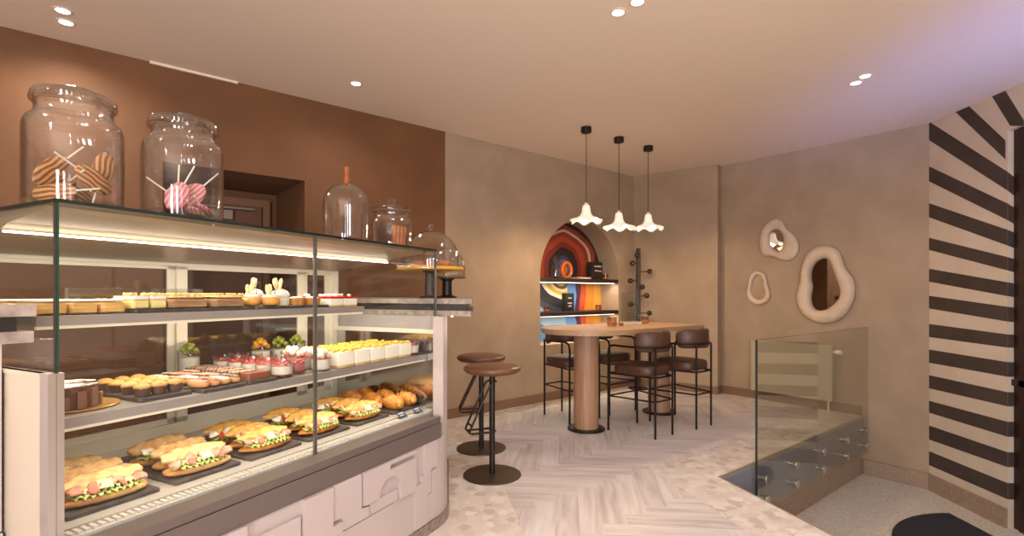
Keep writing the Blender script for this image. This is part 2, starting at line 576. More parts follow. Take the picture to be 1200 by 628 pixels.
for (a, c), (d, e) in zip(lft, rgt):
    yl = y0 - 0.001
    z = [on_w3(1090.5, a)[1], on_w3(1090.5, c)[1], on_w3(1178.5, d)[1], on_w3(1178.5, e)[1]]
    b.poly([W3(yl, z[1], T), W3(YD0 - T, z[3], T), W3(YD0 - T, z[2], T), W3(yl, z[0], T)])
    sl0 = (z[2] - z[0]) / (yl - YD0); sl1 = (z[3] - z[1]) / (yl - YD0)
    q = 0.06
    pts = [(0, z[3]), (RD, z[3] + sl1 * q), (RD, z[2] + sl0 * q), (0, z[2])]
    b.poly([(W3(YD0, zz, dd)[0], YD0 - T, zz) for dd, zz in pts])
for pts in ([(1120, 128), (1136, 122), (1178.5, 164.5), (1178.5, 187)], [(1162.7, 108.6), (1178.5, 102.8), (1200, 141), (1200, 147.5), (1184, 147.5)]):
    P = [on_w3(*p) for p in pts]
    b.poly([W3(y, min(z, CEIL - 0.003), T) for y, z in P][::-1])
struct(b.build('wall_right_striped', [m_cream_stripe, m_dark_stripe], fixn=False))
b = MB()
b.X = Matrix.Translation((W3(YD0, 0)[0], 0, 0))
b.box((0.05, YD1, LZ), (0.10, YD0, DZ))
d2 = struct(b.build('door_2', mat('dark_red_wood', (40, 24, 20), 0.4, c2=(54, 32, 26), scale=3, stretch=(20, 20, 1))))
b = MB(); b.X = Matrix.Translation((W3(YD0, 0)[0], 0, 0))
for yy in (YD0 - 0.09, YD0 - 0.6, YD1 + 0.06):
    b.box((0.03, yy - 0.03, LZ), (0.05, yy + 0.03, DZ))
b.box((0.03, YD1, 0.55), (0.05, YD0, 0.6))
b.build('door_panel', mat('dark_red_wood', (40, 24, 20)), d2)

# walls behind the camera, with the shopfront window that lets the daylight in
b = MB()
b.poly([(BR[0], BR[1], 0), (PL.x, PL.y, 0), (PL.x, PL.y, CEIL), (BR[0], BR[1], CEIL)])
struct(b.build('wall_near_left', m_tan, fixn=False))
b = MB()
for x0, x1, z0, z1 in ((BR[0], -1.7, 0, CEIL), (2.9, 4.0, LZ, CEIL), (-1.7, 2.9, 0, 0.3), (-1.7, 2.9, 2.6, CEIL)):
    b.poly([(x0, -4, z0), (x1, -4, z0), (x1, -4, z1), (x0, -4, z1)])
struct(b.build('wall_front', m_tan, fixn=False))
b = MB()
for x in (-1.7, -0.2, 1.3, 2.84):
    b.box((x, -4.04, 0.3), (x + 0.06, -3.96, 2.6))
b.box((-1.7, -4.04, 0.3), (2.9, -3.96, 0.36)); b.box((-1.7, -4.04, 2.54), (2.9, -3.96, 2.6))
w1 = struct(b.build('window_1', m_dark_metal))
b = MB()
b.box((-1.64, -4.004, 0.36), (2.84, -3.996, 2.54))
b.build('window_pane', m_glass, w1)

# ceiling
b = MB()
b.poly([(PL.x, PL.y, CEIL), (C0.x, C0.y, CEIL), (E0.x, E0.y, CEIL), (EJ.x, EJ.y, CEIL), (J0.x, J0.y, CEIL), (*W3(-4, 0)[:2], CEIL), (BR[0], BR[1], CEIL)])
struct(b.build('ceiling', m_ceiling, fixn=False))
b = MB(); b.X = Matrix.Translation((*W1(0, 0)[:2], 0)) @ Matrix.Rotation(A1, 4, 'Z')
b.box((-2.55, -0.02, CEIL - 0.016), (-1.98, -0.001, CEIL))
struct(b.build('trim_1', m_ceiling))

# floors
SA = Vector((1.459, 3.633)); SU = Vector((0.7799, 0.6259)); SN = Vector((0.6259, -0.7799))
SL = 2.92
SB = SA + SU * SL
SD = SA + Vector((0.278, -0.9606)) * 3.4
b = MB()
b.poly([(*p, 0) for p in ((BR[0], BR[1]), (4.0, -4.0), (4.0, SD.y), tuple(SD), tuple(SA), tuple(SB), tuple(O2), tuple(E0), tuple(C0), tuple(PL))])
b.bm.normal_update()
struct(b.build('floor', m_terrazzo))
b = MB()
b.poly([(*p, LZ) for p in (tuple(SA - SU * 0.3), tuple(SD + Vector((-.2, -.3))), (W3(SD.y - .3, 0)[0] + 0.1, SD.y - 0.3), (J0.x + 0.1, J0.y), tuple(SB + SU * 0.02))])
struct(b.build('floor_landing', m_landing))
b = MB()
def strip(a, c, z0, z1):
    b.poly([(a[0], a[1], z0), (c[0], c[1], z0), (c[0], c[1], z1), (a[0], a[1], z1)])
strip(SA, SB, LZ, 0); strip(SD, SA, LZ, 0); strip((4.0, SD.y), SD, LZ, 0)
struct(b.build('wall_stairwell', m_stone, fixn=False))

b = MB()
b.prism([(v.x, v.y) for v in (SA, SB, SB + SN * 0.012, SA + SN * 0.012)], -0.365, -0.03)
struct(b.build('trim_5', mat('blue_grey_fascia', (140, 142, 158), 0.35, 0.2)))
# herringbone boards, one face per board, clipped to the two convex halves of the wooden field
def clip(poly, conv):
    out = poly
    for i in range(len(conv)):
        ax, ay = conv[i]; bx, by = conv[(i + 1) % len(conv)]
        def side(p):
            return (bx - ax) * (p[1] - ay) - (by - ay) * (p[0] - ax)
        res = []
        for j in range(len(out)):
            p, q = out[j], out[(j + 1) % len(out)]
            sp, sq = side(p), side(q)
            if sp >= 0:
                res.append(p)
            if (sp >= 0) != (sq >= 0):
                t = sp / (sp - sq)
                res.append(tuple(p[k] + (q[k] - p[k]) * t for k in range(len(p))))
        out = res
        if len(out) < 3:
            return []
    return out
def isect(p, d, q, e):
    den = d[0] * e[1] - d[1] * e[0]
    t = ((q[0] - p[0]) * e[1] - (q[1] - p[1]) * e[0]) / den
    return (p[0] + d[0] * t, p[1] + d[1] * t)
Ln, Rn, Kc = (0.885, -2.0), (2.49, -2.0), (1.042, 3.768)
BW = 0.3
b1p = O1 + N1 * BW
UP = (E0 - C0).normalized(); NPp = Vector((UP.y, -UP.x))
if NPp.dot(Vector((0, 0)) - C0) < 0: NPp = -NPp
b2p = C0 + NPp * 0.16
b3p = O2 + N2 * 0.38
Lf = isect(Ln, (-1.235, 7.17), b1p, U1)
P2 = isect(b1p, U1, b2p, UP)
P3 = isect(b2p, UP, b3p, U2)
Q = isect(Kc, SU, b3p, U2)
conv = [[Ln, Rn, Kc, Lf], [Lf, Kc, Q, P3, P2]]
me_b = bmesh.new()
uvl = me_b.loops.layers.uv.new('board')
cl = me_b.loops.layers.float_color.new('tone')
bw, bl = 0.135, 0.675
rot = math.radians(-6)
cr, sr = math.cos(rot), math.sin(rot)
nb = 0
rr = random.Random(3)
kk = int(bl / bw)
for i in range(-70, 70):
    for j in range(-14, 14):
        # staircase herringbone: horizontal board then vertical board
        ox = i * bw + j * 2 * bl * 0
        ox, oy = i * bw + j * bl, i * bw - j * bl
        for vert in (0, 1):
            if vert == 0:
                q = [(ox, oy), (ox + bl, oy), (ox + bl, oy + bw), (ox, oy + bw)]
                uv = [(0, 0), (bl, 0), (bl, bw), (0, bw)]
            else:
                q = [(ox + bl, oy), (ox + bl + bw, oy), (ox + bl + bw, oy + bl), (ox + bl, oy + bl)]
                q = [(x - bl, y + bw) for x, y in q]
                uv = [(0, 0), (0, bw), (bl, bw), (bl, 0)]
            q = [(x * cr - y * sr + 0.8, x * sr + y * cr + 3.0) for x, y in q]
            if max(p[1] for p in q) < -1.2 or min(p[1] for p in q) > 7.4 or max(p[0] for p in q) < -0.6 or min(p[0] for p in q) > 3.6:
                continue
            tone = rr.random()
            du, dv = rr.uniform(0, 30), rr.uniform(0, 30)
            full = [(*p, u[0] + du, u[1] + dv) for p, u in zip(q, uv)]
            for cv in conv:
                pc = clip(full, cv)
                if len(pc) < 3:
                    continue
                vs = [me_b.verts.new((p[0], p[1], 0.0015)) for p in pc]
                fc = me_b.faces.new(vs)
                fc.normal_update()
                if fc.normal.z < 0:
                    fc.normal_flip()
                for lp in fc.loops:
                    k = [v is lp.vert for v in vs].index(True)
                    lp[uvl].uv = (pc[k][2], pc[k][3])
                    lp[cl] = (tone, tone, tone, 1)
me = bpy.data.meshes.new('floor_wood')
me_b.to_mesh(me)
me_b.free()
def wood_floor_material():
    m = bpy.data.materials.new('herringbone_oak')
    m.use_nodes = True
    nt = m.node_tree
    bs = nt.nodes['Principled BSDF']
    bs.inputs['Roughness'].default_value = 0.42
    uv = nt.nodes.new('ShaderNodeUVMap')
    uv.uv_map = 'board'
    mp = nt.nodes.new('ShaderNodeMapping')
    mp.inputs['Scale'].default_value = (2.2, 22, 1)
    nt.links.new(uv.outputs[0], mp.inputs[0])
    no = nt.nodes.new('ShaderNodeTexNoise')
    no.inputs['Scale'].default_value = 1.0
    no.inputs['Detail'].default_value = 5
    no.inputs['Distortion'].default_value = 0.6
    nt.links.new(mp.outputs[0], no.inputs['Vector'])
    at = nt.nodes.new('ShaderNodeAttribute')
    at.attribute_name = 'tone'
    ad = nt.nodes.new('ShaderNodeMath')
    ad.operation = 'MULTIPLY_ADD'
    ad.inputs[1].default_value = 0.28
    nt.links.new(at.outputs['Fac'], ad.inputs[0])
    nt.links.new(no.outputs['Fac'], ad.inputs[2])
    r = nt.nodes.new('ShaderNodeValToRGB')
    e = r.color_ramp.elements
    e[0].position, e[0].color = 0.38, lin((180, 168, 165))
    e[1].position, e[1].color = 0.9, lin((220, 211, 209))
    x = e.new(0.62)
    x.color = lin((203, 192, 189))
    nt.links.new(ad.outputs[0], r.inputs[0])
    nt.links.new(r.outputs[0], bs.inputs['Base Color'])
    return m
me.materials.append(wood_floor_material())
o = bpy.data.objects.new('floor_wood', me)
COL.objects.link(o)
struct(o)

# skirtings
def skirting(name, p, q, inward, z0, z1, th, m):
    p, q = Vector(p), Vector(q)
    d = (q - p).normalized()
    nn = Vector(inward).normalized()
    bb = MB()
    pts = [p, q, q + nn * th, p + nn * th]
    bb.prism([(v.x, v.y) for v in pts], z0, z1)
    struct(bb.build(name, m))
skirting('baseboard_back', O1 + U1 * -0.053, C0, N1, 0, 0.1, 0.014, m_base)
skirting('baseboard_left', O1 + U1 * NX1, O1 + U1 * -0.055, N1, 0, 0.1, 0.014, m_base)
skirting('baseboard_back_right', C0, E0, NPp, 0, 0.1, 0.014, m_base)
skirting('baseboard_pillar', E0, O2, Vector((UP.x, UP.y)), 0, 0.1, 0.012, m_base)
skirting('baseboard_right', O2, SB, N2, 0, 0.1, 0.014, m_base)
skirting('trim_2', SB + U2 * 0.02, J0, N2, LZ, LZ + 0.16, 0.02, m_stone)
skirting('trim_3', (W3(YD0, 0)[0], YD0), J0, (-1, 0), LZ, LZ + 0.16, 0.02, m_stone)
b = MB()
for p, q in ((SA, SB), (SD, SA)):
    d = (q - p).normalized(); nn = Vector((d.y, -d.x))
    if nn.dot(Vector((4, 3)) - p) < 0: nn = -nn
    b.prism([(v.x, v.y) for v in (p, q, q + nn * 0.012, p + nn * 0.012)], -0.03, 0.001)
struct(b.build('trim_4', mat('steel_edge_trim', (200, 190, 176), 0.3, 0.6)))
# ------------------------------------------------------------------ ceiling lights
m_trim_white = mat('white_trim_ring', (226, 214, 204), 0.4)
m_lens = emit('downlight_lens', (1.0, 0.93, 0.88), 14.0)
def downlight(x, y, label, power, cone=158):
    t = thing('ceiling_downlight', label, 'ceiling light', (x, y, CEIL), 0, 'recessed ceiling downlights')
    q = MB(); q.lathe([(0.034, -0.001), (0.036, -0.005), (0.047, -0.004), (0.05, 0.0)], 28)
    q.build('trim_ring', m_trim_white, t, True)
    q = MB(); q.lathe([(0, -0.0015), (0.034, -0.0015)], 28)
    q.build('lens', m_lens, t)
    lamp('SPOT', 'downlight_lamp', (x, y, CEIL - 0.02), power, WARM, spot_size=math.radians(cone), spot_blend=1.0, shadow_soft_size=0.05)
PW = 30
downlight(-2.65, 3.02, 'upper downlight of the pair over the brown wall at top left', PW)
downlight(-2.745, 3.15, 'lower downlight of the pair over the brown wall at top left', PW)
downlight(0.718, 2.93, 'right downlight of the pair at the top edge, middle of the ceiling', PW)
downlight(0.63, 3.04, 'left downlight of the pair at the top edge, middle of the ceiling', PW)
downlight(2.71, 3.93, 'larger bright downlight of the pair near the striped wall', PW * 0.4)
downlight(2.725, 4.06, 'dimmer downlight of the pair near the striped wall', PW * 0.25)
downlight(-1.24, 4.07, 'single downlight on the ceiling before the brown wall, above the glass cloche', PW * 0.8)
for x, y, k in ((-2.2, 0.6, 1.2), (0.7, 0.5, 2.1), (2.7, 1.2, 0.25), (-2.2, -1.8, 1.4), (0.7, -1.8, 1.4), (2.7, -1.8, 0.3)):
    lamp('SPOT', 'downlight_lamp', (x, y, CEIL - 0.02), PW * 2.2 * k, WARM, spot_size=math.radians(160), spot_blend=1.0, shadow_soft_size=0.06)

# ------------------------------------------------------------------ pendant lamps over the table
m_shade = emit('glowing_shade_glass', (1.0, 0.86, 0.70), 0.42)
m_bulb = emit('lamp_bulb', (1.0, 0.84, 0.6), 12.0)
def pendant(x, y, ztop, label, ph):
    t = thing('pendant_lamp', label, 'pendant lamp', (x, y, CEIL), 0, 'pendant lamps over the bar table')
    q = MB(); q.disc(0.053, -0.055, 0.0, 32, bev=0.004)
    q.build('ceiling_rose', m_dark_metal, t, True)
    q = MB(); q.tube([(0, 0, -0.055), (0, 0, ztop - CEIL - 0.01)], 0.0035, 6)
    q.build('cord', m_black, t, True)
    q = MB(); q.disc(0.02, ztop - CEIL - 0.02, ztop - CEIL + 0.02, 18, bev=0.004)
    q.build('lamp_holder', m_cream_frame, t, True)
    def wv(r, z, a):
        k = max(0.0, (r - 0.05) / 0.11)
        return r * (1 + 0.07 * k * math.sin(6 * a + ph)), z + 0.02 * k * math.sin(6 * a + ph + 1.2)
    pr = [(0.018, 0.0), (0.034, -0.006), (0.040, -0.04), (0.046, -0.08), (0.062, -0.11), (0.095, -0.135), (0.13, -0.148), (0.16, -0.165)]
    q = MB()
    q.lathe([(r, z + ztop - CEIL) for r, z in pr] + [(r - 0.003, z + ztop - CEIL - 0.004) for r, z in pr[::-1]], 60, wave=lambda r, z, a: wv(r, z, a))
    q.build('lamp_shade', m_shade, t, 'all')
    q = MB(); q.blob((0, 0, ztop - CEIL - 0.10), (0.022, 0.022, 0.032), nu=14, nv=10)
    q.build('bulb', m_bulb, t, 'all')
    lamp('POINT', 'pendant_light', (x, y, ztop - 0.155), 17, (1.0, 0.72, 0.42), shadow_soft_size=0.03)
pendant(0.745, 5.14, 2.19, 'wavy glass pendant lamp nearest the arch, leftmost of the row of three', 0.4)
pendant(1.143, 5.475, 2.165, 'wavy glass pendant lamp in the middle of the row of three', 1.9)
pendant(1.543, 5.80, 2.20, 'wavy glass pendant lamp nearest the coat rack, rightmost of the row of three', 3.3)

# ------------------------------------------------------------------ arched niche shelves and what stands on them
UO = (U1.x, U1.y)
def niche_shelf(z, label):
    t = thing('niche_shelf', label, 'shelf', W1(AX0, z - 0.05, 0), A1, 'dark shelves in the arched niche')
    wdt = AX1 - AX0
    q = MB(); q.box((0.004, 0.0, 0), (wdt - 0.004, -ND - 0.018, 0.05))
    q.build('board', m_shelf, t)
    q = MB(); q.box((0.02, 0.06, -0.007), (wdt - 0.02, 0.072, -0.0005))
    q.build('led_strip', m_led, t)
    lamp('AREA', 'shelf_light', W1(AC, z - 0.059, -0.066), 5.0, LEDW, (0, 0, A1), shape='RECTANGLE', size=wdt * 0.93, size_y=0.012)
niche_shelf(1.492, 'upper dark shelf across the arched niche, lit from below')
niche_shelf(1.07, 'lower dark shelf across the arched niche, just above the table')
m_candle_glass = glass('amber_candle_glass', (0.84, 0.70, 0.62), 0.08, 0.8, 3.0)
m_wax = mat('candle_wax', (236, 190, 160), 0.6)
def candle(loc, label, s=1.0):
    t = thing('candle_glass', label, 'candle holder', loc, 0, 'small tinted glass candle holders')
    q = MB(); q.lathe([(0, 0.001), (0.036 * s, 0.001), (0.041 * s, 0.012 * s), (0.043 * s, 0.075 * s), (0.040 * s, 0.075 * s), (0.038 * s, 0.014 * s), (0, 0.010 * s)], 26)
    q.build('glass_cup', m_candle_glass, t, True)
    q = MB(); q.lathe([(0, 0.011 * s), (0.035 * s, 0.012 * s), (0.037 * s, 0.035 * s), (0, 0.036 * s)], 22)
    q.build('wax', m_wax, t, True)
    q = MB(); q.tube([(0, 0, 0.036 * s), (0.001, 0, 0.045 * s)], 0.001, 5)
    q.build('wick', m_black, t)
def onshelf(px, d, z):
    k = (px - 600) / 600
    ox, oy = O1.x + N1.x * d, O1.y + N1.y * d
    u = (k * oy - ox) / (U1.x - k * U1.y)
    return W1(u, z, d)
candle(onshelf(709.5, -0.10, 1.4925), 'candle glass at the right end of the upper niche shelf')
candle(onshelf(640.5, -0.12, 1.0705), 'candle glass at the left end of the lower niche shelf')
candle(onshelf(701, -0.16, 1.0705), 'candle glass at the right end of the lower niche shelf, before the orange band')
m_card_black = mat('black_card', (34, 28, 26), 0.5)
m_ink_white = mat('white_print', (220, 214, 205), 0.6)
def sign_box(loc, w, h, d, label, rows, name='boxed_sign', cat='sign', tilt=0.0):
    t = thing(name, label, cat, loc, A1 + tilt)
    q = MB(); q.box((-w / 2, -d / 2, 0), (w / 2, d / 2, h), 0.004)
    q.build('box', m_card_black, t)
    rnd = random.Random(len(label))
    for zz, x0, x1 in rows:
        q = MB()
        q.box((x0, -d / 2 - 0.0006, zz * h), (x1, -d / 2, zz * h + h * 0.02))
        x = x0
        while x < x1:
            ww = rnd.uniform(0.008, 0.016)
            q.box((x, -d / 2 - 0.001, zz * h), (min(x + ww, x1), -d / 2, zz * h + h * rnd.uniform(0.05, 0.085)))
            x += ww + 0.006
        q.build('print', m_ink_white, t)
    return t
sign_box(onshelf(697, -0.15, 1.4925), 0.215, 0.235, 0.09, 'black box with two lines of pale print on the upper niche shelf', [(0.72, -0.06, 0.085), (0.46, -0.05, 0.085)], 'coffee_box', 'box')
sign_box(onshelf(665.5, -0.15, 1.0705), 0.16, 0.235, 0.07, 'dark bag-shaped box with faint print on the lower niche shelf', [(0.7, -0.03, 0.03), (0.42, -0.04, 0.04), (0.25, -0.03, 0.03)], 'coffee_box', 'box')
t = thing('book', 'pale closed book lying flat on the upper niche shelf', 'book', onshelf(681, -0.14, 1.4925), A1)
q = MB(); q.box((-0.105, -0.08, 0.003), (0.105, 0.078, 0.022)); q.build('pages', mat('paper', (222, 212, 200), 0.7), t)
q = MB(); q.box((-0.11, -0.085, 0), (0.11, 0.085, 0.003)); q.box((-0.11, -0.085, 0.022), (0.11, 0.085, 0.025)); q.box((-0.11, 0.08, 0.003), (0.11, 0.085, 0.022)); q.build('cover', mat('book_cover', (196, 180, 168), 0.5), t)
# orange ring ornament
t = thing('ring_ornament', 'small glossy orange ring ornament on the upper niche shelf', 'ornament', onshelf(664, -0.17, 1.4925), A1)
q = MB(); q.tube([(0.085 * math.cos(a), 0, 0.115 + 0.095 * math.sin(a)) for a in [2 * PI * k / 28 for k in range(28)]], 0.022, 12, True)
q.build('ring', mat('orange_glaze', (228, 112, 36), 0.25), t, 'all')
q = MB(); q.disc(0.06, 0, 0.02, 28, bev=0.004); q.build('foot', mat('ornament_foot', (150, 70, 34), 0.35), t, True)
t = thing('glass_carafe', 'clear glass carafe at the left of the upper niche shelf', 'carafe', onshelf(651, -0.15, 1.4925), 0)
q = MB(); q.lathe([(0, 0.001), (0.055, 0.001), (0.06, 0.02), (0.058, 0.12), (0.032, 0.17), (0.028, 0.22), (0.036, 0.25), (0.033, 0.25), (0.026, 0.22), (0.03, 0.17), (0.055, 0.12), (0.056, 0.02), (0, 0.008)], 26)
q.build('vessel', m_jar, t, True)
q = MB(); q.lathe([(0.0, 0.25), (0.024, 0.25), (0.03, 0.262), (0.016, 0.285), (0, 0.29)], 20); q.build('stopper', m_jar, t, True)

# ------------------------------------------------------------------ coat stand in the corner behind the table
t = thing('coat_stand', 'dark wooden coat stand with ball pegs in the corner behind the table', 'coat stand', (1.727, 7.0, 0), 0)
q = MB(); q.disc(0.135, 0, 0.018, 36, bev=0.005); q.build('base', m_dark_metal, t, True)
q = MB(); q.prism([(0.026 * sx_, 0.026 * sy_) for sx_, sy_ in ((-1, -0.7), (-0.7, -1), (0.7, -1), (1, -0.7), (1, 0.7), (0.7, 1), (-0.7, 1), (-1, 0.7))], 0.018, 1.918); q.build('pole', m_shelf, t)
for px, pz, sx in ((-0.09, 1.71, 1), (-0.115, 1.475, 1), (-0.115, 1.155, 1), (0.145, 1.6, 1), (0.11, 1.27, 1), (0.14, 1.035, 1), (-0.03, 1.82, 0), (0.04, 1.39, 0)):
    q = MB()
    y0p = -0.02 if sx else -0.05
    q.tube([(0, 0 if sx else -0.02, pz), (px, y0p - 0.01, pz)], 0.007, 8)
    pg = q.build('peg', m_shelf, t, True)
    q = MB(); q.blob((px, y0p - 0.012, pz), (0.036, 0.036, 0.036), nu=16, nv=12); q.build('ball', m_shelf, pg, 'all')

# ------------------------------------------------------------------ bar table
P1 = Vector((0.711, 4.906)); PU = Vector((0.788, 0.616)); PN = Vector((0.616, -0.788))
AT = math.atan2(PU.y, PU.x)
TH = 0.972
t = thing('bar_table', 'long oak bar table with one rounded end on two round columns', 'table', (P1.x, P1.y, 0), AT)
R0 = 0.43
pts = [(-R0 * math.sin(PI * k / 40) , R0 * math.cos(PI * k / 40)) for k in range(41)]
pts = [(-R0 * math.cos(a), R0 * math.sin(a)) for a in [PI / 2 - PI * k / 40 for k in range(41)]]
pts = pts[::-1] + [(1.33, R0), (1.35, R0 - 0.02), (1.35, -R0 + 0.02), (1.33, -R0)]
q = MB(); q.prism(pts, TH - 0.045, TH); q.build('tabletop', m_oak, t)
for s in (0.0, 1.143):
    q = MB(); q.disc(0.118, 0.02, TH - 0.045, 44); c = q.build('column', m_oak_column, t, True, loc=(s, 0, 0))
    q = MB(); q.disc(0.178, 0.0, 0.022, 44, bev=0.006); q.build('base_plate', m_dark_metal, c, True)
def ontable(px, n, z=TH):
    k = (px - 600) / 600
    bx, by = P1.x + PN.x * n, P1.y + PN.y * n
    s = (k * by - bx) / (PU.x - k * PU.y)
    return (bx + PU.x * s, by + PU.y * s, z + 0.0005)
candle(ontable(717, -0.02), 'larger candle glass standing on the bar table left of the clear stand', 1.2)
candle(ontable(756, -0.12), 'candle glass standing on the bar table right of the clear stand')
t = thing('menu_stand', 'clear upright acrylic stand on a pale block on the bar table', 'stand', ontable(739, -0.08), A1 - 0.35)
q = MB(); q.box((-0.11, -0.05, 0), (0.11, 0.05, 0.03), 0.006); q.build('stand_base', mat('pale_stone', (214, 202, 186), 0.4), t)
q = MB(); q.box((-0.095, -0.03, 0.03), (0.095, 0.03, 0.34)); q.build('clear_block', glass('acrylic', (0.86, 0.88, 0.86), 0.05, 0.7, 3), t)
q = MB(); q.disc(0.022, 0, 0.03, 20, bev=0.003); 
o = q.build('small_dish', mat('brown_dish', (120, 84, 62), 0.4), None, True, loc=ontable(728, -0.0)); tag(o, 'tiny brown dish between the candle and the clear stand', 'dish')

# ------------------------------------------------------------------ bar chairs
def arcpts(cx, cy, r, a0, a1, n, z):
    return [(cx + r * math.cos(a0 + (a1 - a0) * k / n), cy + r * math.sin(a0 + (a1 - a0) * k / n), z) for k in range(n + 1)]
def make_chair(label, loc, rotz):
    t = thing('bar_chair', label, 'chair', loc, rotz, 'bar chairs around the oak table')
    HB = 0.815; tr = 0.0105
    back = arcpts(0, -0.035, 0.235, PI, 2 * PI, 22, HB)
    # side arms curve down into the front legs
    for sx in (-1, 1):
        q = MB()
        q.tube([(sx * 0.215, 0.235, 0), (sx * 0.215, 0.235, 0.74), (sx * 0.216, 0.226, 0.785), (sx * 0.219, 0.20, 0.808), (sx * 0.225, 0.165, HB)] + [(sx * 0.235, 0.06, HB), (sx * 0.235, -0.035, HB)], tr, 8)
        q.build('leg', m_dark_metal, t, True)
    for sx in (-1, 1):
        q = MB(); q.tube([(sx * 0.128, -0.236, 0), (sx * 0.128, -0.236, HB)], tr, 8)
        q.build('leg', m_dark_metal, t, True)
    q = MB(); q.tube(back, tr, 8); q.build('arm_rail', m_dark_metal, t, True)
    q = MB(); q.tube([(-0.215, 0.235, 0.33), (0.215, 0.235, 0.33), (0.128, -0.236, 0.33), (-0.128, -0.236, 0.33)], 0.008, 8, True)
    q.build('footrest', m_dark_metal, t, True)
    q = MB(); q.tube([(-0.213, 0.233, 0.545), (0.213, 0.233, 0.545), (0.128, -0.234, 0.545), (-0.128, -0.234, 0.545)], 0.009, 8, True)
    q.build('seat_frame', m_dark_metal, t, True)
    # rounded seat cushion
    pr = []
    outline = []
    for k in range(40):
        a = 2 * PI * k / 40
        x, y = sgnpow(math.cos(a), 0.55), sgnpow(math.sin(a), 0.55)
        wx = 0.205 + 0.02 * y
        outline.append((x * wx, 0.005 + y * 0.22))
    q = MB()
    rings = []
    for sc, z in ((0.9, 0.552), (0.985, 0.56), (1.0, 0.58), (1.0, 0.615), (0.975, 0.632), (0.9, 0.641), (0.6, 0.647)):
        rings.append([q.v((x * sc, 0.005 + (y - 0.005) * sc, z)) for x, y in outline])
    for A, Bq in zip(rings, rings[1:]):
        for k in range(40):
            q.f([A[k], A[(k + 1) % 40], Bq[(k + 1) % 40], Bq[k]])
    q.f(rings[0][::-1]); q.f(rings[-1])
    q.build('seat', m_leather, t, 'all')
    # curved padded backrest inside the rail
    q = MB()
    nseg = 26
    prof = [(0.0, -0.085), (0.022, -0.09), (0.034, -0.07), (0.036, 0.0), (0.034, 0.07), (0.022, 0.092), (0.004, 0.092), (-0.004, 0.07), (-0.005, 0.0), (-0.004, -0.07)]
    rings = []
    a0, a1 = PI + 0.16, 2 * PI - 0.16
    for k in range(nseg + 1):
        a = a0 + (a1 - a0) * k / nseg
        e = abs(k / nseg - 0.5) * 2
        sq = 1 if e < 0.8 else math.sqrt(max(0.02, 1 - ((e - 0.8) / 0.2) ** 2)) * 0.5 + 0.5
        rings.append([q.v(((0.222 - 0.034 + dr_ * 0.95) * math.cos(a), -0.035 + (0.222 - 0.034 + dr_ * 0.95) * math.sin(a), 0.862 + dz * sq)) for dr_, dz in prof])
    for A, Bq in zip(rings, rings[1:]):
        for k in range(len(prof)):
            j = (k + 1) % len(prof)
            q.f([A[k], A[j], Bq[j], Bq[k]])
    q.f(rings[0]); q.f(rings[-1][::-1])
    q.build('backrest', m_leather, t, 'all')
    return t
def tp(s, n):
    p = P1 + PU * s + PN * n
    return (p.x, p.y, 0)
ch = make_chair('brown leather bar chair nearest the camera, left of the near pair at the oak table', tp(0.36, 0.385), AT)
dup(ch, tp(0.95, 0.42), AT, 'brown leather bar chair on the near side by the square table end')
dup(ch, tp(0.21, -0.455), AT + PI, 'brown leather bar chair under the arched niche, left of the round table column')
dup(ch, tp(0.80, -0.455), AT + PI, 'brown leather bar chair on the wall side, seen between the two table columns')

# ------------------------------------------------------------------ bar stools
def make_stool(label, loc, rotz):
    t = thing('bar_stool', label, 'stool', loc, rotz, 'round bar stools by the counter')
    q = MB(); q.lathe([(0, 0), (0.204, 0), (0.208, 0.003), (0.207, 0.008), (0.20, 0.010), (0.04, 0.013), (0.0, 0.013)], 56); q.build('base', m_base_metal, t, True)
    q = MB(); q.tube([(0, 0, 0.012), (0, 0, 0.735)], 0.021, 20); q.build('pole', m_dark_metal, t, True)
    q = MB(); q.lathe([(0, 0.725), (0.14, 0.728), (0.185, 0.738), (0.2, 0.752), (0.205, 0.766), (0.198, 0.778), (0.17, 0.787), (0.1, 0.793), (0, 0.795)], 48); q.build('seat', m_leather_tan, t, 'all')
    q = MB(); q.disc(0.09, 0.718, 0.728, 28); q.build('seat_plate', m_dark_metal, t, True)
    q = MB()
    w = 0.055; r = 0.0075
    q.tube([(0.012, -w, 0.68), (-0.03, -w, 0.66), (-0.175, -w, 0.355), (-0.182, -w, 0.335), (-0.168, -w, 0.322), (0.0, -w, 0.322), (0.012, -w + 0.02, 0.322), (0.012, w - 0.02, 0.322), (0.0, w, 0.322), (-0.168, w, 0.322), (-0.182, w, 0.335), (-0.175, w, 0.355), (-0.03, w, 0.66), (0.012, w, 0.68)], r, 8, True)
    q.tube([(-0.178, -w, 0.328), (-0.178, w, 0.328)], r, 8)
    q.tube([(-0.165, -w, 0.375), (-0.165, w, 0.375)], r, 8)
    q.build('footrest', m_dark_metal, t, True)
    return t
s0 = make_stool('round tan leather bar stool nearest the camera, on the edge of the wooden floor', (-0.142, 3.67, 0), 0.35)
dup(s0, (-0.258, 4.30, 0), 0.15, 'round tan leather bar stool standing behind the nearer stool, by the counter end')

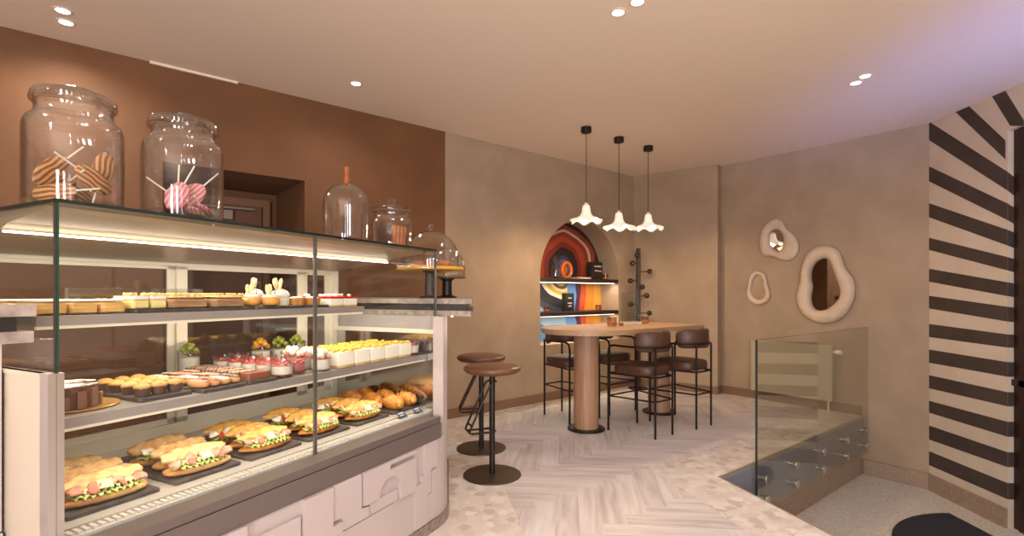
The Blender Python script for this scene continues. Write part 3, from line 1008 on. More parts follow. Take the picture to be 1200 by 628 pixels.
# ------------------------------------------------------------------ mirrors and radiator on the right wall
def px_w2(px, py):
    k = (px - 600) / 600
    u = (k * O2.y - O2.x) / (U2.x - k * U2.y)
    Y = O2.y + U2.y * u
    return u, 1.3 - (py - 344) / 600 * Y
def resample(poly, c, n=64):
    poly = [(x - c[0], z - c[1]) for x, z in poly]
    # smooth closed Catmull-Rom, then pick by angle
    P = []
    m = len(poly)
    for i in range(m):
        p0, p1, p2, p3 = (Vector(poly[(i + d) % m]) for d in (-1, 0, 1, 2))
        for k in range(10):
            s = k / 10
            P.append(0.5 * ((2 * p1) + (p2 - p0) * s + (2 * p0 - 5 * p1 + 4 * p2 - p3) * s * s + (3 * p1 - p0 - 3 * p2 + p3) * s ** 3))
    out = []
    for k in range(n):
        a = 2 * PI * k / n
        d = Vector((math.cos(a), math.sin(a)))
        best = max((p for p in P), key=lambda p: p.normalized().dot(d))
        out.append((best.x, best.y))
    # average neighbours once to even the outline
    return [((out[i - 1][0] + 2 * out[i][0] + out[(i + 1) % n][0]) / 4, (out[i - 1][1] + 2 * out[i][1] + out[(i + 1) % n][1]) / 4) for i in range(n)]
m_mirror_frame = mat('cream_plaster_frame', (214, 190, 168), 0.6, c2=(204, 180, 158), scale=12)
def mirror(outer, inner, depth, label):
    po = [px_w2(*p) for p in outer]; pi_ = [px_w2(*p) for p in inner]
    c = (sum(p[0] for p in pi_) / len(pi_), sum(p[1] for p in pi_) / len(pi_))
    ro, ri = resample(po, c), resample(pi_, c)
    t = thing('wall_mirror', label, 'mirror', W2(c[0], c[1], 0.001), A2, 'cream blob-framed wall mirrors')
    q = MB(); rings = []
    for k in range(11):
        th = PI * k / 10
        f = (1 - math.cos(th)) / 2
        rings.append([q.v((o_[0] + (i_[0] - o_[0]) * f, -depth * math.sin(th) ** 0.75 if 0 < k < 10 else 0.0, o_[1] + (i_[1] - o_[1]) * f)) for o_, i_ in zip(ro, ri)])
    n = len(ro)
    for A, Bq in zip(rings, rings[1:] + rings[:1]):
        for k in range(n):
            q.f([A[k], A[(k + 1) % n], Bq[(k + 1) % n], Bq[k]])
    q.build('mirror_frame', m_mirror_frame, t, 'all')
    q = MB(); q.prism([(x * 1.03, z * 1.03) for x, z in ri], -0.012, -0.004, axis='y'); q.build('mirror_glass', m_mirror, t)
def cr_(pts, ox, oy, s):
    return [(ox + x / s, oy + y / s) for x, y in pts]
mirror(cr_([(370, 190), (430, 195), (475, 230), (500, 310), (540, 360), (553, 420), (540, 490), (500, 555), (450, 590), (395, 602), (330, 590), (270, 545), (243, 480), (250, 430), (265, 380), (268, 320), (290, 250), (325, 210)], 880, 245, 4.48),
       cr_([(390, 258), (345, 280), (320, 325), (318, 370), (326, 410), (318, 460), (322, 500), (350, 530), (395, 528), (440, 500), (468, 465), (472, 420), (455, 370), (438, 320), (420, 275)], 880, 245, 4.48), 0.085,
       'largest cream blob-framed mirror, right of the group of three')
mirror(cr_([(130, 48), (170, 62), (190, 100), (235, 140), (255, 190), (245, 240), (205, 272), (160, 268), (115, 250), (70, 245), (50, 205), (48, 150), (70, 90)], 880, 245, 4.48),
       cr_([(135, 108), (165, 125), (175, 160), (170, 200), (150, 222), (125, 210), (105, 185), (98, 150), (110, 120)], 880, 245, 4.48), 0.06,
       'topmost cream blob-framed mirror with a small oval opening')
mirror(cr_([(190, 303), (225, 320), (238, 370), (249, 410), (237, 445), (195, 462), (155, 445), (140, 410), (148, 370), (158, 322)], 840, 240, 3.925),
       cr_([(198, 322), (218, 342), (222, 380), (227, 408), (215, 430), (190, 434), (167, 412), (163, 380), (172, 345), (184, 326)], 840, 240, 3.925), 0.05,
       'smallest cream blob-framed mirror, lowest on the left of the group')
ru0, ru1 = px_w2(884, 420)[0], px_w2(979.5, 420)[0]
t = thing('radiator', 'flat cream panel radiator behind the glass balustrade', 'radiator', W2(ru0, 0.115, 0.0), A2)
wr = ru1 - ru0
q = MB(); q.box((0, -0.10, 0), (wr, -0.035, 0.615), 0.008); q.build('panel', mat('radiator_cream', (178, 164, 140), 0.4), t)
for bx_ in (0.1, wr - 0.16):
    q = MB(); q.box((bx_, -0.036, 0.1), (bx_ + 0.06, -0.001, 0.5)); q.build('bracket', m_steel, t)
q = MB(); q.X = Matrix.Translation((wr, -0.068, 0.545)) @ Matrix.Rotation(PI / 2, 4, 'Y'); q.disc(0.026, 0.02, 0.085, 20, bev=0.006); q.disc(0.014, -0.005, 0.02, 14)
q.build('thermostat_valve', mat('valve_white', (240, 232, 220), 0.4), t, True)
q = MB(); q.tube([(wr - 0.05, -0.068, 0.0), (wr - 0.05, -0.068, -0.115)], 0.009, 8); q.build('pipe', m_cream_frame, t, True)

# ------------------------------------------------------------------ glass balustrade at the stairwell
AS = math.atan2(SU.y, SU.x)
t = thing('glass_balustrade', 'clear glass balustrade panel fixed to the side of the stairwell', 'balustrade', (SA.x, SA.y, 0), AS)
gx0, gx1 = 0.452, 2.895
q = MB(); q.box((gx0, -0.066, -0.37), (gx1, -0.05, 0.947)); q.build('glass_panel', m_rail_glass, t)
q = MB(); q.box((gx0 - 0.0012, -0.0665, -0.37), (gx0, -0.0495, 0.9475)); q.box((gx0, -0.0665, 0.947), (gx1, -0.0495, 0.9482)); q.build('polished_edge', mat('dark_glass_edge', (40, 52, 50), 0.2), t)
for x in (0.60, 1.13, 1.70, 2.28, 2.83):
    for z in (-0.135, -0.292):
        q = MB(); q.X = Matrix.Translation((x, 0, z)) @ Matrix.Rotation(PI / 2, 4, 'X')
        q.disc(0.024, 0.0125, 0.0495, 22); q.disc(0.036, 0.0665, 0.080, 28, bev=0.004)
        q.build('standoff', mat('polished_fitting', (226, 222, 218), 0.22, 1.0), t, True)

# ------------------------------------------------------------------ half-round mat on the landing
pts = [(3.80, 3.2)]
mx_, my_, mr_ = 3.80, 3.47, 0.985
pts = [(mx_ - 0.05, my_ - mr_)] + [(mx_ + mr_ * math.cos(a), my_ + mr_ * math.sin(a)) for a in [1.5 * PI - PI * k / 48 for k in range(1, 48)]] + [(mx_, my_ + mr_ - 0.004)]
t = thing('door_mat', 'black half-round doormat on the lower landing by the dark door', 'doormat', (0, 0, LZ), 0)
q = MB(); q.prism(pts, 0.001, 0.014); q.build('rubber_edge', m_black, t)
cxm, cym = mx_ - 0.4, my_
q = MB(); q.prism([(cxm + (x - cxm) * 0.965, cym + (y - cym) * 0.965) for x, y in pts], 0.014, 0.020)
q.build('pile', mat('navy_black_pile', (34, 34, 42), 0.85, c2=(48, 48, 58), scale=160, detail=2, bump=0.3, bscale=260), t)
#@@MARK2

# ------------------------------------------------------------------ display case frame of reference: s along the front, m inwards
CN = Vector((-1.236, 1.386)); CA = math.atan2(0.897, 0.441)
CS = Vector((math.cos(CA), math.sin(CA))); CM = Vector((-CS.y, CS.x))
def CW(s, m, z=0.0):
    p = CN + CS * s + CM * m
    return (p.x, p.y, z)
CL, CD = 1.80, 0.80
ZT, ZE, ZG = 1.548, 1.085, 0.606
Z1, Z2, ZD = 1.235, 0.945, 0.630
case = thing('display_case', 'long refrigerated glass display case filled with pastries and sandwiches', 'display case', CW(0, 0), CA)
for a, c in ((0.004, 0.897), (0.903, CL)):
    q = MB(); q.box((a, 0.0, ZG), (c, 0.008, ZT)); g = q.build('front_glass', m_glass, case)
    q = MB()
    e_ = a if a < 0.5 else c - 0.004
    q.box((e_, -0.0006, ZG), (e_ + 0.004, 0.0086, ZT))
    q.build('glass_edge', m_glass_edge if a < 0.5 else mat('grey_glass_edge', (92, 92, 88), 0.25), g)
q = MB(); q.box((0.893, 0.002, ZG), (0.907, 0.012, ZT)); q.build('joint_strip', mat('grey_joint', (112, 106, 102), 0.3, 0.5), case)
for s in (0.0, CL - 0.008):
    q = MB(); q.box((s, 0.012, ZE), (s + 0.008, CD, ZT)); g = q.build('end_glass', m_glass, case)
    q = MB(); q.box((s, 0.0095, ZE), (s + 0.008, 0.0125, ZT)); q.build('glass_edge', mat('brown_seal', (70, 56, 48), 0.4), g)
m_canopy = mat('canopy_steel', (162, 144, 120), 0.35, 0.3)
q = MB(); q.box((0.0, 0.0, ZT), (CL, 0.30, ZT + 0.010)); tp_ = q.build('top_glass', glass('top_glass', (0.8, 0.84, 0.8), 0.1, 0.8), case)
q = MB(); q.box((-0.001, -0.0015, ZT), (CL + 0.001, 0.0, ZT + 0.0105)); q.box((-0.0015, 0, ZT), (0, CD, ZT + 0.0105)); q.box((CL, 0, ZT), (CL + 0.0015, CD, ZT + 0.0105)); q.build('top_edge', mat('dark_green_edge', (26, 38, 34), 0.2), tp_)
q = MB()
q.prism([(0.01, 0), (CL - 0.01, 0), (CL - 0.01, 1), (0.01, 1)], 0, 0)
q.bm.clear()
prof = [(0.085, ZT), (CD, ZT), (CD, 1.446), (0.74, 1.446), (0.60, 1.468), (0.36, 1.498), (0.30, 1.515), (0.10, 1.535)]
lo_ = [q.v((0.012, m, z)) for m, z in prof]; hi_ = [q.v((CL - 0.012, m, z)) for m, z in prof]
q.f(lo_); q.f(hi_[::-1])
for k in range(len(prof)):
    j = (k + 1) % len(prof)
    q.f([lo_[k], lo_[j], hi_[j], hi_[k]])
q.build('canopy', m_canopy, case)
q = MB(); q.box((0.0, 0.30, ZT), (CL, CD, ZT + 0.010)); q.build('top_panel', m_canopy, case)
q = MB(); q.box((0.015, 0.348, 1.487), (CL - 0.015, 0.358, 1.494)); q.build('led_strip', m_led, case)
def shelf(z, s1, m0, m1, label):
    q = MB(); q.box((0.016, m0, z - 0.03), (s1, m1, z - 0.001)); sh = q.build('shelf', mat('shelf_steel', (164, 154, 148), 0.34, 0.35), case); sh['label'] = label
    q = MB(); q.box((0.02, m0 + 0.006, z - 0.040), (s1 - 0.005, m0 + 0.02, z - 0.031)); q.build('led_strip', emit('shelf_led', (0.62, 0.52, 0.38), 0.45), sh)
shelf(Z1, 1.36, 0.15, 0.60, 'upper steel shelf')
shelf(Z2, CL - 0.016, 0.06, 0.68, 'lower steel shelf')
q = MB(); q.box((0.0, 0.06, 0.52), (CL, CD, ZD - 0.001)); q.build('deck', mat('deck_steel', (196, 188, 180), 0.32, 0.3), case)
q = MB(); q.box((0.0, 0.012, 0.52), (CL, 0.06, ZD - 0.012))
for k in range(90):
    s = 0.02 + k * 0.0197
    q.box((s, 0.018, ZD - 0.012), (s + 0.011, 0.054, ZD - 0.004))
q.build('air_grille', mat('grille_white', (226, 218, 208), 0.35, 0.3), case)
# front rail, corner posts, lower end panels
q = MB(); q.box((0.03, -0.10, 0.495), (1.70, -0.012, 0.578)); q.box((0.03, -0.094, 0.580), (1.70, -0.002, 0.612)); q.build('front_rail', m_rail, case)
q = MB(); q.box((0.03, -0.088, 0.577), (1.70, -0.012, 0.5805)); q.build('rail_groove', m_black, case)
q = MB(); q.box((-0.022, -0.014, 0.0), (-0.004, 0.03, ZE)); q.box((-0.003, -0.014, 0.0), (0.014, 0.03, ZE)); q.build('corner_post', m_steel, case)
q = MB(); q.box((-0.02, 0.032, 0.0), (-0.004, CD, ZE)); q.box((-0.024, 0.03, ZE - 0.012), (0.0, CD, ZE)); q.build('end_panel', mat('warm_steel_panel', (206, 190, 172), 0.4, 0.3), case)
q = MB(); q.box((CL - 0.012, 0.012, 0.52), (CL, CD, ZE - 0.02)); q.build('end_panel', m_mirror_steel, case)
q = MB(); q.box((CL - 0.02, 0.012, ZE - 0.02), (CL + 0.002, CD, ZE + 0.005)); q.build('end_rail', m_cream_frame, case)
# sliding doors at the back
q = MB(); q.box((0.0, CD - 0.03, 1.43), (CL, CD, 1.446)); q.box((0.0, CD - 0.03, ZD - 0.001), (CL, CD, 0.69)); q.box((CL - 0.05, CD - 0.03, 0.69), (CL, CD, 1.43)); q.box((0, CD - 0.03, 0.69), (0.04, CD, 1.43)); q.build('rear_frame', m_cream_frame, case)
for a, c, o_ in ((0.04, 0.79, 0.0), (0.775, 1.525, 0.014), (1.51, 1.75, 0.0)):
    q = MB()
    y0_, y1_ = CD - 0.02 - o_ + 0.004, CD - 0.010 - o_ + 0.004
    q.box((a, y0_, 0.69), (a + 0.05, y1_, 1.43)); q.box((c - 0.05, y0_, 0.69), (c, y1_, 1.43)); q.box((a, y0_, 0.69), (c, y1_, 0.715)); q.box((a, y0_, 1.415), (c, y1_, 1.43))
    dd = q.build('sliding_door', m_cream_frame, case)
    q = MB(); q.box((a + 0.05, y0_ + 0.003, 0.715), (c - 0.05, y1_ - 0.003, 1.415)); q.build('pane', m_back_glass, dd)
for z, m, e in ((1.478, 0.35, 10), (Z1 - 0.048, 0.22, 5.0), (Z2 - 0.048, 0.12, 5.2)):
    lamp('AREA', 'case_light', CW(CL / 2 if z != Z1 - 0.048 else 0.7, m, z), e, LEDW, (0, 0, CA), shape='RECTANGLE', size=1.7 if z != Z1 - 0.048 else 1.3, size_y=0.012 if z > 1.4 else 0.05)

# price cards on the air grille
for px_s, mm, lab in ((1.535, 0.03, 'small dark price card in the case, left of the two by the croissants'), (1.665, 0.022, 'small dark price card in the case, right of the two by the end glass')):
    t = thing('price_card', lab, 'price card', CW(px_s, mm, ZD - 0.0035), CA, 'price cards in the display case')
    q = MB(); q.X = Matrix.Rotation(math.radians(-50), 4, 'X'); q.box((-0.032, -0.002, 0), (0.032, 0.0, 0.040)); q.build('card', mat('slate_blue_card', (52, 56, 84), 0.4), t)
    q = MB(); q.X = Matrix.Rotation(math.radians(-50), 4, 'X'); q.box((-0.022, -0.0026, 0.029), (0.02, -0.002, 0.035)); q.build('print', m_ink_white, t)
    q = MB(); q.X = Matrix.Rotation(math.radians(-50), 4, 'X'); q.box((-0.018, -0.0026, 0.016), (0.014, -0.002, 0.020)); q.build('print', m_ink_white, t)
    q = MB(); q.box((-0.03, 0, 0), (0.03, 0.022, 0.003)); q.build('foot', m_black, t)

# ------------------------------------------------------------------ counters either side of the case
AC0 = (1.67, 0.26)
def arcsm(R, a0, a1, n):
    return [(AC0[0] + R * math.sin(math.radians(a0 + (a1 - a0) * k / n)), AC0[1] - R * math.cos(math.radians(a0 + (a1 - a0) * k / n))) for k in range(n + 1)]
def bodypoly(R, s_start, m_in, back=1.0):
    a0 = math.degrees(math.asin(max(0.0, (s_start - AC0[0]) / R)))
    a = arcsm(R, a0, 33.4, 14)
    e = (a[-1][0] + 0.8 * 0.834, a[-1][1] + 0.8 * 0.55)
    return a, e
t = thing('service_counter', 'white relief-panelled counter front under the case, curving round at its far end', 'counter', CW(0, 0), CA)
a, e = bodypoly(0.35, 1.67, 0)
q = MB(); q.prism([(0.016, -0.09)] + a + [e, (2.3, 1.0), (1.815, 1.0), (1.812, 0.78), (0.016, 0.78)], 0.06, 0.49); q.build('lower_body', m_white_panel, t, True)
a2, e2 = bodypoly(0.35, 1.745, 0)
q = MB(); q.prism([(1.745, -0.013)] + a2 + [e2, (2.3, 1.0), (1.815, 1.0), (1.812, -0.013)], 0.49, 1.168); q.build('upper_body', m_white_panel, t, True)
ap, ep = bodypoly(0.362, 1.67, 0)
q = MB(); q.prism([(0.016, -0.098)] + ap + [ep, (2.3, 1.0), (1.82, 1.0), (1.82, 0.7), (0.016, 0.7)], 0.0, 0.062); q.build('plinth', mat('plinth_marble', (150, 132, 124), 0.35, c2=(112, 98, 92), scale=30, detail=6), t, True)
def rel(pts, d):
    q = MB(); q.prism(pts, -0.09 - d, -0.0895, axis='y'); return q
def relief(pts, d):
    rel(pts, d).build('relief_block', m_white_panel, t)
ZR = 0.286
relief([(0.02, 0.43), (0.46, 0.43), (0.49, 0.455), (0.49, 0.4945), (0.02, 0.4945)], 0.024)
relief([(0.51, 0.436), (0.724, 0.436), (0.724, ZR), (0.02, ZR), (0.02, 0.41), (0.51, 0.41)], 0.018)
relief([(0.735, ZR), (0.735, 0.4945), (0.882, 0.4945), (0.882, 0.331), (0.935, 0.331), (0.935, ZR)], 0.028)
relief([(0.894, 0.345), (0.894, 0.4945), (1.062, 0.4945), (1.062, 0.338), (1.11, 0.33), (1.11, ZR), (0.945, ZR), (0.945, 0.345)], 0.016)
arch_o = [(1.25 + 0.078 * math.cos(PI * k / 20), 0.345 + 0.075 * math.sin(PI * k / 20)) for k in range(21)]
relief([(1.074, 0.345), (1.074, 0.4945), (1.455, 0.4945), (1.455, ZR), (1.12, ZR), (1.12, 0.345), (1.15, 0.345)] [0:0] + [(1.073, 0.345), (1.172, 0.345)] + arch_o[::-1] + [(1.328, 0.345), (1.328, ZR), (1.455, ZR), (1.455, 0.455), (1.25, 0.455), (1.25, 0.478), (1.455, 0.478), (1.455, 0.4945), (1.073, 0.4945)], 0.024)
relief([(1.12, ZR), (1.12, 0.338), (1.32, 0.338), (1.32, ZR)], 0.010)
relief([(0.02, 0.075), (0.02, ZR - 0.012), (1.30, ZR - 0.012), (1.30, 0.075)], 0.004)
relief([(1.462, 0.07), (1.462, 0.30), (1.52, 0.30), (1.52, 0.335), (1.545, 0.335), (1.545, 0.4945), (1.664, 0.4945), (1.664, 0.35), (1.60, 0.35), (1.60, 0.228), (1.575, 0.228), (1.575, 0.07)], 0.012)
relief([(1.584, 0.07), (1.584, 0.215), (1.612, 0.215), (1.612, 0.335), (1.664, 0.335), (1.664, 0.07)], 0.006)
# worktops: two marble slabs with a dark recess between them
def worktop(name_label, fn, led_fn, light):
    w = thing('worktop', name_label, 'worktop', CW(0, 0), CA, 'double marble worktops beside the case')
    q = MB(); q.prism(fn(0.0), 1.240, 1.270); q.build('top_slab', m_marble, w, True)
    q = MB(); q.prism(fn(0.032), 1.2005, 1.240); q.build('recess_band', m_marble_dark, w, True)
    q = MB(); q.prism(fn(0.004), 1.170, 1.2005); q.build('lower_slab', m_marble, w, True)
    q = MB(); q.prism(led_fn(), 1.163, 1.1698); q.build('led_strip', m_led, w)
def rtop(ins):
    R = 0.51 - ins
    a0 = math.degrees(math.asin((1.815 + ins * 0.3 - AC0[0]) / R))
    a = arcsm(R, a0, 30.4, 12)
    ee = (a[-1][0] + 0.95 * 0.862, a[-1][1] + 0.95 * 0.505)
    return a + [ee, (2.55, 1.0), (1.815 + ins * 0.3, 1.0)]
def rled():
    o1 = arcsm(0.385, 25, 33.4, 8); o2 = arcsm(0.375, 25, 33.4, 8)
    ex = lambda p: (p[0] + 0.5 * 0.834, p[1] + 0.5 * 0.55)
    return o1 + [ex(o1[-1]), ex(o2[-1])] + o2[::-1]
worktop('grey double marble worktop of the counter end, under the cake stands', rtop, rled, 1)
def ltop(ins):
    return [(-1.35, 0.027 + ins), (-0.03 - ins * 0.9, 0.027 + ins), (-0.03 - ins * 0.9, 0.7), (-1.35, 0.7)]
worktop('grey double marble worktop at the left edge, beside the case', ltop, lambda: [(-1.3, 0.20), (-0.05, 0.20), (-0.05, 0.215), (-1.3, 0.215)], 1)
lamp('AREA', 'counter_light', CW(-0.5, 0.16, 1.16), 0.8, LEDW, (0, 0, CA), shape='RECTANGLE', size=0.9, size_y=0.03)
lamp('AREA', 'counter_light', CW(1.95, -0.09, 1.16), 0.7, LEDW, (0, 0, CA + 0.5), shape='RECTANGLE', size=0.3, size_y=0.03)
t = thing('service_counter', 'plain white counter front at the left edge, under the marble worktop', 'counter', CW(0, 0), CA)
q = MB(); q.box((-1.35, 0.236, 0.62), (-0.028, 0.7, 1.1690)); q.build('upper_body', m_white_panel, t)
q = MB(); q.box((-1.35, 0.228, 0.0), (-0.028, 0.7, 0.616)); q.build('lower_body', m_white_panel, t)

# ------------------------------------------------------------------ glass jars, cloche and cake stands on top
def jar(label, s, m, r, h, grp='candy jars on the display case'):
    t = thing('glass_jar', label, 'jar', CW(s, m, ZT + 0.0105), CA, grp)
    k = h / 0.39
    out = [(0, 0.0005), (r * 0.90, 0.0005), (r * 0.98, 0.01 * k), (r, 0.03 * k), (r, 0.25 * k), (r * 0.985, 0.27 * k), (r * 0.93, 0.287 * k), (r * 0.84, 0.298 * k), (r * 0.79, 0.306 * k), (r * 0.775, 0.316 * k), (r * 0.775, 0.332 * k), (r * 0.80, 0.337 * k)]
    inn = [(x - 0.005, z) for x, z in out[:0:-1] if x > 0.01 and z > 0.02 * k] + [(r * 0.85, 0.02 * k), (0, 0.016 * k)]
    q = MB(); q.lathe(out + inn, 48); q.build('vessel', m_jar, t, True)
    q = MB(); q.lathe([(r * 0.74, 0.345 * k), (r * 0.76, 0.338 * k), (r * 0.82, 0.338 * k), (r * 0.86, 0.342 * k), (r * 0.87, 0.35 * k), (r * 0.85, 0.356 * k), (r * 0.84, 0.366 * k), (r * 0.78, 0.376 * k), (r * 0.6, 0.381 * k), (r * 0.42, 0.383 * k), (r * 0.40, 0.387 * k), (r * 0.41, 0.392 * k), (r * 0.36, 0.395 * k), (0, 0.396 * k), (0, 0.392 * k), (r * 0.34, 0.390 * k), (r * 0.36, 0.380 * k), (r * 0.6, 0.376 * k), (r * 0.76, 0.370 * k), (r * 0.80, 0.36 * k), (r * 0.78, 0.348 * k), (r * 0.74, 0.345 * k)], 48)
    q.build('lid', m_jar, t, True)
    return t
jar('large glass jar of brown and cream lollipops, leftmost on the case', 0.151, 0.25, 0.127, 0.385)
jar('large glass jar of pink lollipops, second from the left on the case', 0.431, 0.15, 0.127, 0.372)
m_stick = mat('lolly_stick', (236, 222, 200), 0.6)
def wavy(name, c, c2, scale, dist=2.5):
    m = bpy.data.materials.new(name)
    m.use_nodes = True
    nt = m.node_tree
    b_ = nt.nodes['Principled BSDF']
    b_.inputs['Roughness'].default_value = 0.35
    tc = nt.nodes.new('ShaderNodeTexCoord')
    w = nt.nodes.new('ShaderNodeTexWave')
    w.inputs['Scale'].default_value = scale
    w.inputs['Distortion'].default_value = dist
    w.inputs['Detail Scale'].default_value = 0.6
    w.bands_direction = 'X'
    nt.links.new(tc.outputs['Object'], w.inputs['Vector'])
    r = nt.nodes.new('ShaderNodeValToRGB')
    r.color_ramp.elements[0].position = 0.4
    r.color_ramp.elements[1].position = 0.6
    r.color_ramp.elements[0].color = lin(c)
    r.color_ramp.elements[1].color = lin(c2)
    nt.links.new(w.outputs['Fac'], r.inputs[0])
    nt.links.new(r.outputs[0], b_.inputs['Base Color'])
    return m
m_lb = wavy('caramel_swirl', (140, 82, 46), (206, 158, 104), 22, 5.0)
m_lp = wavy('pink_swirl', (178, 96, 104), (222, 156, 152), 24, 5.0)
def lolly(label, loc, rx, ry, rz, m, grp, L=0.085, W=0.036, jarc=(0.431, 0.15)):
    t = thing('lollipop', label, 'lollipop', loc, 0, grp)
    t.rotation_euler = (rx, ry, rz)
    RM = t.rotation_euler.to_matrix()
    sm = [RM @ Vector(p) for p in ((W, 0, 0), (-W, 0, 0), (0, 0, L * 0.62), (0, 0, -L * 0.62), (0, 0, L * 0.55 + 0.075), (W * 0.7, 0, L * 0.43), (-W * 0.7, 0, L * 0.43), (W * 0.7, 0, -L * 0.43), (-W * 0.7, 0, -L * 0.43), (0, 0.01, 0), (0, -0.01, 0))]
    c = Vector(loc); jc = Vector(CW(*jarc, 0))
    for it in range(60):
        for v in sm:
            p = c + v; d = Vector((p.x - jc.x, p.y - jc.y, 0))
            if d.length > 0.112:
                c -= d.normalized() * (d.length - 0.112) * 0.6
            if p.z < zb + 0.004:
                c.z += (zb + 0.004 - p.z) * 0.6
    t.location = c
    q = MB(); q.blob((0, 0, 0), (W, 0.009, L * 0.62), nu=24, nv=14, taper=0.0); q.build('candy', m, t, 'all')
    q = MB(); q.tube([(0, 0, L * 0.55), (0, 0, L * 0.55 + 0.075)], 0.0028, 6); q.build('stick', m_stick, t, True)
zb = ZT + 0.0105 + 0.02
LB = [('curled lollipop leaning left high in the brown lollipop jar', (0.085, 0.24, 0.10), (0.1, 0.75, CA + 0.3)), ('broad lollipop lying across the middle of the brown lollipop jar', (0.165, 0.19, 0.085), (0.25, -1.1, CA)), ('lollipop standing on its stick at the right of the brown lollipop jar', (0.222, 0.235, 0.11), (PI - 0.12, 0.3, CA)), ('lollipop flat at the bottom left of the brown lollipop jar', (0.11, 0.19, 0.035), (0.5, 1.45, 0.6)), ('lollipop flat at the bottom right of the brown lollipop jar', (0.19, 0.28, 0.035), (0.3, -1.4, 1.6)), ('lollipop at the back of the brown lollipop jar', (0.135, 0.31, 0.06), (1.2, 0.4, 1.0))]
for lab, (s, m, z), (rx, ry, rz) in LB:
    lolly(lab, CW(s, m, zb + z), rx, ry, rz, m_lb, 'brown lollipops in the left jar', 0.105, 0.032, (0.151, 0.25))
LP = [('pink lollipop leaning right with its stick up to the right in the second jar', (0.455, 0.12, 0.075), (0.15, 0.75, CA - 0.5)), ('pink lollipop at the left front of the second jar', (0.385, 0.11, 0.06), (0.1, 0.45, CA - 0.6)), ('pink lollipop with its stick pointing straight up at the back of the second jar', (0.44, 0.20, 0.07), (0.05, 0.02, CA)), ('pink lollipop with its stick slanting up left in the second jar', (0.425, 0.16, 0.055), (0.0, -0.95, CA - 0.4)), ('pink lollipop flat at the bottom right of the second jar', (0.50, 0.14, 0.03), (1.3, 0.3, CA - 0.9)), ('pink lollipop flat at the bottom middle of the second jar', (0.435, 0.09, 0.02), (1.4, 0.1, 0.4))]
for lab, (s, m, z), (rx, ry, rz) in LP:
    lolly(lab, CW(s, m, zb + z), rx, ry, rz, m_lp, 'pink lollipops in the second jar', 0.085, 0.034)
# tall cloche with a wooden handle
t = thing('glass_cloche', 'tall glass cloche with an orange wooden handle, third on the case', 'cloche', CW(1.283, 0.2, ZT + 0.0105), CA)
q = MB(); r = 0.113
pr = [(r, 0.0), (r, 0.20)] + [(r * math.cos(a), 0.20 + 0.105 * math.sin(a)) for a in [PI / 2 * k / 12 for k in range(1, 12)]] + [(0.012, 0.306)]
q.lathe(pr + [(max(0.0, x - 0.003), z - 0.003 if z > 0.2 else z) for x, z in pr[::-1]], 48); q.build('dome', m_jar, t, True)
q = MB(); q.lathe([(0, 0.304), (0.016, 0.304), (0.017, 0.32), (0.013, 0.34), (0.014, 0.37), (0.017, 0.388), (0.012, 0.394), (0, 0.395)], 20); q.build('handle', mat('orange_wood', (166, 92, 40), 0.45, c2=(136, 68, 26), scale=20), t, True)
m_cookie = mat('baked_cookie', (198, 134, 82), 0.7, c2=(170, 104, 60), scale=40, detail=4, bump=0.2)
for k, (s, m, z, lab) in enumerate(((1.253, 0.155, 0.0, 'round cookie at the left under the tall cloche'), (1.315, 0.17, 0.0, 'round cookie at the right under the tall cloche'), (1.28, 0.215, 0.0, 'round cookie at the back under the tall cloche'), (1.275, 0.16, 0.017, 'darker round cookie lying on top of the others under the tall cloche'))):
    q = MB(); q.blob((0, 0, 0.0085), (0.042, 0.042, 0.0085), ez=0.6, nu=24, nv=8, rough=0.04, seed=k)
    o = q.build('cookie', m_cookie if k < 3 else mat('dark_cookie', (120, 66, 38), 0.7), None, 'all', loc=CW(s, m, ZT + 0.0108 + z)); tag(o, lab, 'cookie', 'cookies under the tall cloche')
# biscuit jar
jr = thing('biscuit_jar', 'squat glass jar of upright biscuits with a glass knob lid, right on the case', 'jar', CW(1.638, 0.2, ZT + 0.0105), CA)
r = 0.116
out = [(0, 0.0005), (r * 0.92, 0.0005), (r, 0.012), (r, 0.135), (r * 0.97, 0.155), (r * 0.87, 0.172), (r * 0.84, 0.18), (r * 0.84, 0.2), (r * 0.87, 0.205)]
inn = [(x - 0.004, z) for x, z in out[:0:-1] if z > 0.011] + [(r * 0.88, 0.012), (0, 0.010)]
q = MB(); q.lathe(out + inn, 48); q.build('vessel', m_jar, jr, True)
q = MB(); q.lathe([(0, 0.208), (r * 0.8, 0.208), (r * 0.92, 0.207), (r * 0.95, 0.214), (r * 0.93, 0.228), (r * 0.8, 0.236), (r * 0.3, 0.242), (0.012, 0.244), (0.014, 0.25), (0.026, 0.262), (0.028, 0.272), (0.02, 0.284), (0, 0.287)], 40); q.build('lid', m_jar, jr, True)
m_bis = mat('biscuit', (206, 130, 74), 0.7, c2=(184, 104, 54), scale=30, detail=4, bump=0.15)
m_bisd = mat('cocoa_biscuit', (84, 50, 36), 0.7)
for k in range(5):
    q = MB(); q.box((-0.006, -0.045, 0), (0.006, 0.045, 0.118), 0.003)
    s = 1.575 + k * 0.031
    o = q.build('biscuit', m_bisd if k in (0,) else m_bis, None, loc=CW(s, 0.2, ZT + 0.0235)); o.rotation_euler = (0, 0.06 + 0.02 * k, CA)
    tag(o, ('dark cocoa biscuit at the left in the squat jar' if k == 0 else '%s golden biscuit from the left in the squat jar' % ORD[k - 1]), 'biscuit', 'biscuits in the squat jar')
